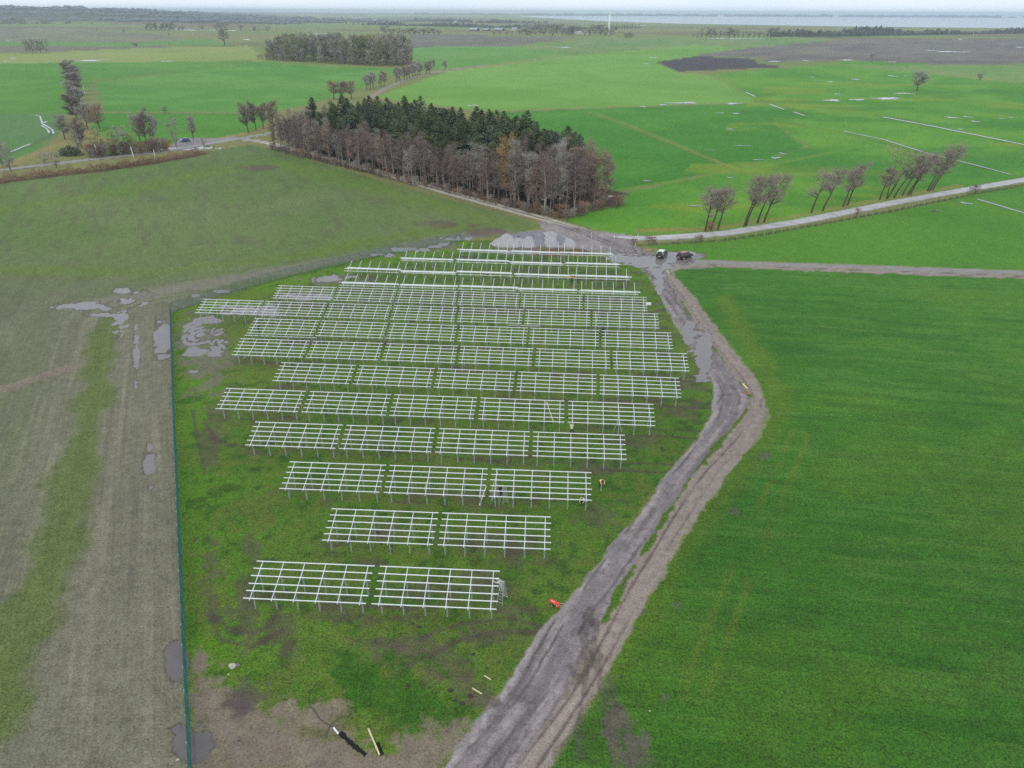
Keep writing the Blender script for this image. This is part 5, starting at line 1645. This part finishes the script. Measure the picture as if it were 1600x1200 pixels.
plank(1160, 600, 1168, 608, .25, .08, WOOD_Y, 'wooden_board', 'pale board on the dirt above the reddish one', 'board')
plank(1010, 392.5, 1018, 392, .6, .35, mat('tan_cardboard', lin(176, 140, 96), .9, 0, .2, 2), 'cardboard_pile', 'tan heap of cardboard left of the white-roofed car', 'cardboard')
# trench by the white pipe: flat strips, the shade inside it painted black
DARK = mat('trench_shade_black', (.012, .011, .010), .95, 0, .3, 3)
for pts, wd, lb in (([(531, 1145), (541, 1155), (552, 1165), (560, 1172), (572, 1180)], .23, 'trench'), ([(590, 1160), (594, 1170), (597, 1180)], .14, 'trench')):
    g = [at(*p) for p in pts]
    mb = MB()
    for a, b in zip(g, g[1:]):
        d = (b - a).normalized(); s_ = Vector((-d.y, d.x, 0))
        nseg = 6
        ws = [(wd * random.uniform(.45, 1.15), wd * random.uniform(.45, 1.15)) for _ in range(nseg + 1)] if not mb.v else [wl_] + [(wd * random.uniform(.45, 1.15), wd * random.uniform(.45, 1.15)) for _ in range(nseg)]
        for k in range(nseg):
            p, q_ = a.lerp(b, k / nseg), a.lerp(b, (k + 1) / nseg)
            mb.poly([p + s_ * ws[k][0] + Vector((0, 0, .035)), p - s_ * ws[k][1] + Vector((0, 0, .03)), q_ - s_ * ws[k + 1][1] + Vector((0, 0, .03)), q_ + s_ * ws[k + 1][0] + Vector((0, 0, .035))])
        wl_ = ws[-1]
    struct(mb.build(lb, DARK))
CABLE = mat('black_cable', (.05, .052, .055), .6)
mb = MB()
def cab(mb, pts, r=.022):
    mb.tube([at(*p) + Vector((0, 0, .05)) for p in pts], r, 6)
cab(mb, [(495, 1070), (487, 1078), (482, 1090), (484, 1102), (492, 1112), (500, 1124), (512, 1132), (521, 1137)])
tag(mb.build('black_cable', CABLE), 'black cable curling over the bare earth into the trench', 'cable')
mb = MB()
cab(mb, [(545, 1119), (530, 1122), (522, 1128), (516, 1135), (511, 1145), (509, 1155)])
tag(mb.build('black_cable', CABLE), 'shorter black cable looping over the white pipe end', 'cable')

# ------------------------------------------------------------------ ladders and props
LADM = mat('ladder_aluminium', (.46, .46, .43), .5, .3, .1, 2)
def ladder(u, v, h, rz, lbl, spread=1.1):
    o = thing('step_ladder', lbl, 'ladder', (*at(u, v)[:2], 0), rz)
    for s, nm in ((-1, 'front_side'), (1, 'rear_side')):
        fr = MB()
        for x in (-1, 1):
            fr.bar((x * .30, s * spread / 2, 0), (x * .2, s * .05, h), .045, .03)
        f = fr.build(nm, LADM, o)
        for k in range(1, 8):
            t = k / 8
            w = .30 - .1 * t
            mb = MB()
            mb.bar((-w, s * (spread / 2 * (1 - t) + .05 * t), h * t), (w, s * (spread / 2 * (1 - t) + .05 * t), h * t), .05, .03)
            mb.build('rung', LADM, f)
    mb = MB(); mb.box(-.22, .22, -.09, .09, h, h + .04); mb.build('top_plate', LADM, o)
    return o
ladder(785, 940, 2.5, -.5, 'silver step ladder at the right end of the nearest row, with a worker on it')
ladder(775, 786, 2.4, 1.2, 'step ladder under the left end of the right-hand rack in the third row')
ladder(788, 783, 2.0, .3, 'second step ladder beside the dark-clothed worker')
ladder(965, 676, 2.3, 1.35, 'step ladder standing open between the fourth and fifth rows')
ladder(932, 519, 2.3, 1.35, 'step ladder in the gap by the black-clothed worker in the eighth row')
def lean_plank(u, v, du, dv, z1, lbl, w=.14):
    a, b = at(u, v), at(u + du, v + dv, z1)
    o = thing('leaning_plank', lbl, 'plank', (a.x, a.y, 0))
    mb = MB(); mb.bar((0, 0, 0.0), b - Vector((a.x, a.y, 0)), w, .05); mb.build('board', WOOD_Y, o)
    mb = MB(); d = (b - Vector((a.x, a.y, 0))); mb.bar(d * .985, d * 1.0, w * 1.05, .06); mb.build('end_face', WOOD, o)
lean_plank(865, 660, -11, -32, 2.3, 'pale plank propped against the rails in the fifth row')
lean_plank(749, 790, 11, -31, 1.9, 'pale plank propped under the rails in the third row')
lean_plank(767, 770, 11, -33, 2.4, 'thin pale plank leaning at the left end of the right-hand rack in the third row', .08)
lean_plank(663, 767, 9, -30, 2.4, 'thin plank leaning under the middle rack of the third row', .07)
lean_plank(1046, 428, -4, -6, .6, 'short pale plank on the grass at the end of the unfinished rows', .14)

# ------------------------------------------------------------------ cars
def car(loc, rz, body_c, roof_c, lbl, s=1.0):
    o = thing('parked_car', lbl, 'car', loc, rz, None, (s, s, s))
    bm_ = mat('car_paint', body_c, .3, .2, .04, 1, .5, coat=.6)
    rm_ = mat('car_roof_paint', roof_c, .3, .1, .04, 1, .5, coat=.6)
    # body: rounded sections along the length (x forward)
    secs = [(-2.1, .62, .42, .98), (-2.0, .82, .30, 1.04), (-1.2, .88, .25, 1.06), (0, .90, .24, 1.02), (1.0, .88, .25, .98), (1.75, .82, .28, .88), (2.1, .66, .38, .74)]
    mb = MB()
    rings = []
    for x, w, z0, z1 in secs:
        b = len(mb.v)
        mb.v += [Vector(p) for p in ((x, -w * .9, z0), (x, -w, z0 + .2), (x, -w, z1 - .22), (x, -w * .86, z1), (x, w * .86, z1), (x, w, z1 - .22), (x, w, z0 + .2), (x, w * .9, z0))]
        rings.append(b)
    for a, b in zip(rings, rings[1:]):
        for k in range(8):
            mb.f.append((a + k, b + k, b + (k + 1) % 8, a + (k + 1) % 8)); mb.m.append(0)
    mb.f += [tuple(rings[0] + k for k in range(8)), tuple(rings[-1] + k for k in reversed(range(8)))]; mb.m += [0, 0]
    bd = mb.build('body', bm_, o)
    cab_ = [(-1.75, 1.02, -.74), (1.0, 1.0, -.76), (.25, 1.48, -.60), (-1.45, 1.50, -.60)]
    mb = MB()
    L_ = [Vector((x, y, z)) for x, z, y in cab_]
    R_ = [Vector((x, -y, z)) for x, z, y in cab_]
    mb.poly(L_); mb.poly(R_[::-1]); mb.poly([L_[1], R_[1], R_[2], L_[2]]); mb.poly([L_[0], L_[3], R_[3], R_[0]])
    mb.build('glasshouse', GLASS, o)
    mb = MB()
    mb.box(-1.50, .28, -.62, .62, 1.48, 1.545)
    for s_ in (-1, 1):
        for (xa, za, ya), (xb, zb, yb) in ((cab_[1], cab_[2]), (cab_[0], cab_[3]), ((-.35, 1.02, -.76), (-.45, 1.49, -.6))):
            mb.bar((xa, -ya * s_ * 1.01, za), (xb, -yb * s_ * 1.01, zb + .02), .09, .05)
    mb.build('roof', rm_, o)
    for x in (-1.32, 1.32):
        for y in (-.80, .80):
            w = thing_part = link('wheel', None, o, (x, y, .31))
            mb = MB(); mb.tube([(0, -.1, 0), (0, -.08, 0), (0, .08, 0), (0, .1, 0)], [.26, .31, .31, .26], 14)
            mb.build('tyre', BLACK, w)
            mb = MB(); sg = 1 if y > 0 else -1
            mb.tube([(0, sg * .08, 0), (0, sg * .108, 0)], [.19, .17], 12)
            mb.build('rim', STEEL, w)
    for y in (-.58, .58):
        mb = MB(); mb.box(1.95, 2.12, y - .16, y + .16, .58, .72); mb.build('headlight', LAMP_W, o)
        mb = MB(); mb.box(-2.12, -1.99, y - .12, y + .12, .72, .95); mb.build('tail_light', LAMP_R, o)
        mb = MB(); mb.box(.72, .88, (y > 0 and .84 or -1.02), (y > 0 and 1.02 or -.84), 1.0, 1.12); mb.build('mirror', bm_, o)
    mb = MB(); mb.box(-2.16, -2.02, -.7, .7, .34, .5); mb.build('bumper', PLAST, o)
    mb = MB(); mb.box(2.03, 2.15, -.62, .62, .34, .5); mb.build('bumper', PLAST, o)
    mb = MB(); mb.box(-2.17, -2.155, -.26, .26, .52, .63); mb.build('number_plate', WHITE, o)
    return o
c = at(289, 221.5)
car((c.x, c.y, 0), math.radians(200), (.03, .06, .25), (.04, .07, .28), 'blue car parked in the lay-by at the left-hand road')
c = at(1034, 400.5)
car((c.x, c.y, .0), math.radians(62), (.022, .023, .028), (.72, .74, .70), 'dark car with a white roof parked in the muddy junction')
c = at(1070, 403)
car((c.x, c.y, .0), math.radians(35), (.020, .022, .024), (.30, .035, .035), 'dark car with a red roof parked right of the white-roofed one')

# orange machine on the grass beside the track: a walk-behind power barrow
ORG = mat('orange_paint', (.66, .075, .022), .45, 0, .1, 3, .4)
pb = thing('power_barrow', 'small orange machine with white markings on the grass beside the track', 'power barrow', (*at(866, 946)[:2], 0), math.radians(-38), None, (.68, .68, .68))
mb = MB()
for a, b in (((-.75, .33, .42), (.45, .40, .40)),):
    pass
v_ = [(-.8, -.30, .62), (-.8, .30, .62), (.42, .38, .66), (.42, -.38, .66), (-.55, -.2, .28), (-.55, .2, .28), (.25, .26, .26), (.25, -.26, .26)]
b0 = len(mb.v); mb.v += [Vector(p) for p in v_]
for f in ((0, 4, 5, 1), (1, 5, 6, 2), (2, 6, 7, 3), (3, 7, 4, 0), (4, 7, 6, 5)):
    mb.f.append(f); mb.m.append(0)
mb.poly([(-.78, -.28, .60), (.40, -.36, .64), (.40, .36, .64), (-.78, .28, .60)])
mb.build('tub', ORG, pb)
mb = MB(); mb.box(.42, .85, -.26, .26, .25, .70); mb.quad_box((.64, 0, .74), (.18, 0, 0), (0, .2, 0), (0, 0, .04)); mb.build('engine_cover', ORG, pb)
mb = MB(); mb.box(-.5, .1, -.05, .02, .635, .66); mb.build('white_stripe', WHITE, pb)
mb = MB(); mb.box(.5, .66, -.28, -.262, .4, .62); mb.build('white_label', WHITE, pb)
for y in (-.36, .36):
    mb = MB(); mb.tube([(-.1, y - .08, .2), (-.1, y + .08, .2)], [.2, .2], 14); w = mb.build('wheel', BLACK, pb)
    mb = MB(); mb.tube([(-.1, y - .09, .2), (-.1, y + .09, .2)], [.09, .09], 10); mb.build('rim', WHITE, w)
for y in (-.22, .22):
    mb = MB(); mb.tube([(.8, y, .6), (1.15, y * 1.3, .85), (1.3, y * 1.3, .86)], [.022, .022, .03], 6); mb.build('handlebar', STEEL, pb)

# ------------------------------------------------------------------ people
SKIN = mat('skin', (.45, .27, .19), .6, 0, .05, 3)
HAIR = mat('dark_hair', (.02, .016, .013), .8, 0, .2, 8)
SHOE = mat('work_boots', (.03, .025, .02), .8, 0, .2, 5)
CLOTH = {}
def cloth(name, c):
    if name not in CLOTH:
        CLOTH[name] = mat(name, c, .9, 0, .1, 6)
    return CLOTH[name]
POSE = {
 'stand': dict(pel=(0, 0, .95), che=(0, .03, 1.32), nek=(0, .04, 1.49), hed=(0, .07, 1.62), top=(0, .06, 1.74), sl=(-.19, .03, 1.43), sr=(.19, .03, 1.43), el=(-.27, .05, 1.15), er=(.27, .08, 1.15), hl=(-.27, .2, .92), hr=(.25, .28, 1.0), kl=(-.11, .04, .50), kr=(.11, .02, .50), fl=(-.12, 0, .08), fr=(.13, 0, .08)),
 'reach': dict(pel=(0, 0, .95), che=(0, .06, 1.32), nek=(0, .08, 1.49), hed=(0, .11, 1.62), top=(0, .08, 1.74), sl=(-.19, .06, 1.44), sr=(.19, .06, 1.44), el=(-.26, .26, 1.58), er=(.26, .26, 1.58), hl=(-.2, .38, 1.84), hr=(.2, .38, 1.84), kl=(-.11, .06, .50), kr=(.11, -.04, .50), fl=(-.12, .08, .08), fr=(.13, -.12, .08)),
 'bend': dict(pel=(0, -.12, .88), che=(0, .2, 1.1), nek=(0, .36, 1.19), hed=(0, .48, 1.2), top=(0, .58, 1.26), sl=(-.19, .3, 1.15), sr=(.19, .3, 1.15), el=(-.25, .44, .95), er=(.25, .44, .95), hl=(-.16, .62, .8), hr=(.16, .62, .8), kl=(-.13, .08, .48), kr=(.13, .02, .48), fl=(-.14, -.02, .08), fr=(.15, -.08, .08)),
 'lean': dict(pel=(0, -.05, .95), che=(0, .16, 1.25), nek=(0, .27, 1.39), hed=(0, .36, 1.48), top=(0, .40, 1.6), sl=(-.19, .2, 1.34), sr=(.19, .2, 1.34), el=(-.24, .46, 1.24), er=(.24, .46, 1.24), hl=(-.15, .7, 1.3), hr=(.15, .7, 1.3), kl=(-.12, .12, .55), kr=(.12, .0, .50), fl=(-.12, .06, .22), fr=(.13, -.05, .08)),
}
BONES = [('pel', 'che'), ('che', 'nek'), ('nek', 'hed'), ('hed', 'top'), ('che', 'sl'), ('sl', 'el'), ('el', 'hl'), ('che', 'sr'), ('sr', 'er'), ('er', 'hr'), ('pel', 'kl'), ('kl', 'fl'), ('fl', 'tl'), ('pel', 'kr'), ('kr', 'fr'), ('fr', 'tr')]
RAD = dict(pel=.155, che=.165, nek=.062, hed=.10, top=.075, sl=.075, sr=.075, el=.05, er=.05, hl=.036, hr=.036, kl=.068, kr=.068, fl=.05, fr=.05, tl=.042, tr=.042)
def person(u, v, z, rz, pose, jacket, trousers, hat, lbl, vest=None, hold=None):
    j = {k: Vector(p) for k, p in POSE[pose].items()}
    j['tl'] = j['fl'] + Vector((0, .19, -.03)); j['tr'] = j['fr'] + Vector((0, .19, -.03))
    names = list(j)
    me = bpy.data.meshes.new('body_skeleton')
    me.from_pydata([tuple(j[k]) for k in names], [(names.index(a), names.index(b)) for a, b in BONES], [])
    tmp = bpy.data.objects.new('body_skeleton', me)
    COL.objects.link(tmp)
    md = tmp.modifiers.new('skin', 'SKIN')
    for i, k in enumerate(names):
        rr = RAD[k]
        me.skin_vertices[0].data[i].radius = (rr * (1.12 if k in ('pel', 'che') else 1), rr * (.78 if k in ('pel', 'che') else 1))
        me.skin_vertices[0].data[i].use_root = k == 'pel'
    sb = tmp.modifiers.new('sub', 'SUBSURF'); sb.levels = 1; sb.render_levels = 1
    dg = bpy.context.evaluated_depsgraph_get()
    bme = bpy.data.meshes.new_from_object(tmp.evaluated_get(dg))
    bpy.data.objects.remove(tmp); bpy.data.meshes.remove(me)
    bme.name = 'body'
    bme.materials.clear()
    for m_ in (SKIN, trousers, SHOE):
        bme.materials.append(m_)
    def seg(p):
        best, bb = 1e9, None
        for a, b in BONES:
            A, B = j[a], j[b]
            d = B - A
            t = max(0, min(1, (p - A).dot(d) / d.length_squared))
            q = (p - A - d * t).length / (RAD[a] * (1 - t) + RAD[b] * t)
            if q < best:
                best, bb = q, (a, b, t)
        return bb
    jv = []
    for f in bme.polygons:
        a, b, t = seg(f.center)
        f.use_smooth = True
        if b in ('kl', 'kr', 'fl', 'fr') and not (b in ('fl', 'fr') and t > .85):
            f.material_index = 1
        elif b in ('tl', 'tr', 'fl', 'fr'):
            f.material_index = 2
        elif a == 'pel':
            f.material_index = 1 if t < .15 else 0
        if (b in ('che', 'sl', 'sr', 'el', 'er') or (b in ('hl', 'hr') and t < .8) or (b == 'nek' and t < .6)):
            jv.append(f.index)
    o = thing('person', lbl, 'person', (*at(u, v)[:2], z), rz)
    # fingers: four unequal fingers and a thumb on each hand, joined to the body mesh
    mb = MB()
    for h_, e_, sgn in (('hl', 'el', 1), ('hr', 'er', -1)):
        d = (j[h_] - j[e_]).normalized()
        s_ = d.cross(Vector((0, 0, 1))).normalized()
        n_ = s_.cross(d)
        for k, ln in enumerate((.075, .085, .08, .062)):
            b = j[h_] + d * .03 + s_ * (k - 1.5) * .02
            mb.tube([b, b + d * ln * .6, b + d * ln - n_ * .025], [.010, .009, .007], 5)
        b = j[h_] + s_ * .03 * sgn
        mb.tube([b, b + (d * .6 + s_ * sgn).normalized() * .04, b + (d + s_ * sgn * .5).normalized() * .075], [.012, .011, .008], 5)
    bm = bmesh.new(); bm.from_mesh(bme)
    fm = mb.mesh('tmp', SKIN)
    bm.from_mesh(fm); bpy.data.meshes.remove(fm)
    # nose and ears
    bm.to_mesh(bme)
    # jacket: the torso and sleeve faces lifted off the body
    bj = bmesh.new(); bj.from_mesh(bme); bm.free()
    bj.faces.ensure_lookup_table()
    keep = set(jv)
    bmesh.ops.delete(bj, geom=[f for f in bj.faces if f.index not in keep], context='FACES')
    bj.normal_update()
    for vv in bj.verts:
        vv.co += vv.normal * .018
    jme = bpy.data.meshes.new('jacket'); bj.to_mesh(jme); bj.free()
    jme.materials.clear(); jme.materials.append(jacket)
    jme.polygons.foreach_set('material_index', [0] * len(jme.polygons))
    link('body', bme, o)
    link('jacket', jme, o)
    if vest:
        bv = bmesh.new(); bv.from_mesh(jme)
        bmesh.ops.delete(bv, geom=[f for f in bv.faces if seg(f.calc_center_median())[1] in ('el', 'er', 'hl', 'hr')], context='FACES')
        bv.normal_update()
        for vv in bv.verts:
            vv.co += vv.normal * .015
        vme = bpy.data.meshes.new('vest'); bv.to_mesh(vme); bv.free()
        vme.materials.clear(); vme.materials.append(vest)
        link('vest', vme, o)
    bm = bmesh.new()
    bmesh.ops.create_uvsphere(bm, u_segments=12, v_segments=8, radius=.118)
    ax = (j['top'] - j['hed']).normalized()
    bmesh.ops.delete(bm, geom=[vv for vv in bm.verts if vv.co.z < -.02], context='VERTS')
    bmesh.ops.transform(bm, matrix=Matrix.Translation(j['hed'].lerp(j['top'], .45)) @ ax.to_track_quat('Z', 'Y').to_matrix().to_4x4(), verts=bm.verts)
    hme = bpy.data.meshes.new('hair'); bm.to_mesh(hme); bm.free()
    hme.materials.append(hat[1])
    link(hat[0], hme, o)
    return o
HV_Y = cloth('pale_yellow_vest', (.62, .66, .42)); HV_O = cloth('orange_jacket', (.80, .25, .09)); HV_P = cloth('pale_orange_jacket', (.86, .46, .30))
DRK = cloth('dark_jacket', (.02, .028, .026)); NAVY = cloth('navy_trousers', (.025, .03, .045)); GRY = cloth('grey_trousers', (.14, .14, .14)); BEI = cloth('beige_top', (.58, .57, .50)); GRN = cloth('dark_green_trousers', (.03, .05, .035))
HELM = mat('white_helmet', (.8, .8, .78), .35)
person(893, 679, 0, math.radians(15), 'reach', cloth('grey_top', (.42, .42, .38)), NAVY, ('hair', HAIR), 'worker in a pale yellow vest reaching up at the rails of the fifth row', HV_Y)
person(910, 790, 0, math.radians(160), 'bend', cloth('grey_top', (.42, .42, .38)), NAVY, ('hair', HAIR), 'worker in a pale vest bent under the right end of the third row', HV_Y)
person(784, 781, .25, math.radians(60), 'lean', DRK, NAVY, ('hair', HAIR), 'worker in black clothes by the step ladders in the third row')
person(783, 937, .9, math.radians(65), 'lean', BEI, BEI, ('helmet', HELM), 'worker in a beige top leaning from the ladder at the nearest row')
person(938, 761, 0, math.radians(200), 'bend', HV_P, GRN, ('hair', HAIR), 'worker in a pale orange jacket on the grass right of the third row')
person(941.5, 528, .3, math.radians(20), 'stand', DRK, DRK, ('hair', HAIR), 'worker in black standing in the gap of the eighth row')
person(893, 441.5, 0, math.radians(190), 'stand', HV_O, NAVY, ('helmet', HELM), 'left worker of the two in orange among the unfinished racks')
person(902.5, 438.5, 0, math.radians(160), 'bend', HV_O, NAVY, ('helmet', HELM), 'right worker of the two in orange, stooping over the rails')
person(405, 522, 0, math.radians(30), 'reach', DRK, NAVY, ('helmet', HELM), 'worker in dark clothes and white helmet at the leftmost rack of the eighth row')
st_ = thing('survey_staff', 'pale staff standing in the grass below the worker in the pale orange jacket', 'staff', (*at(939, 767)[:2], 0))
mb = MB(); mb.tube([(0, 0, -.1), (0, 0, 1.0)], [.025, .025], 6); mb.build('rod', WHITE, st_)
mb = MB(); mb.tube([(0, 0, 1.0), (0, 0, 1.06)], [.03, .02], 6); mb.build('tip', WOOD, st_)

# ------------------------------------------------------------------ the air between
hz = bpy.data.materials.new('haze_air')
hz.use_nodes = True
hn = hz.node_tree.nodes
hn.clear()
ho = hn.new('ShaderNodeOutputMaterial')
hv = hn.new('ShaderNodeVolumePrincipled')
hv.inputs['Color'].default_value = (.76, .88, 1.0, 1)
hv.inputs['Density'].default_value = 1.05e-4
hv.inputs['Anisotropy'].default_value = 0.0
hz.node_tree.links.new(hv.outputs[0], ho.inputs['Volume'])
hb = MB()
hb.box(-42000, 42000, -300, 34000, -2.0, 82.0)
struct(hb.build('haze', hz), 'stuff')
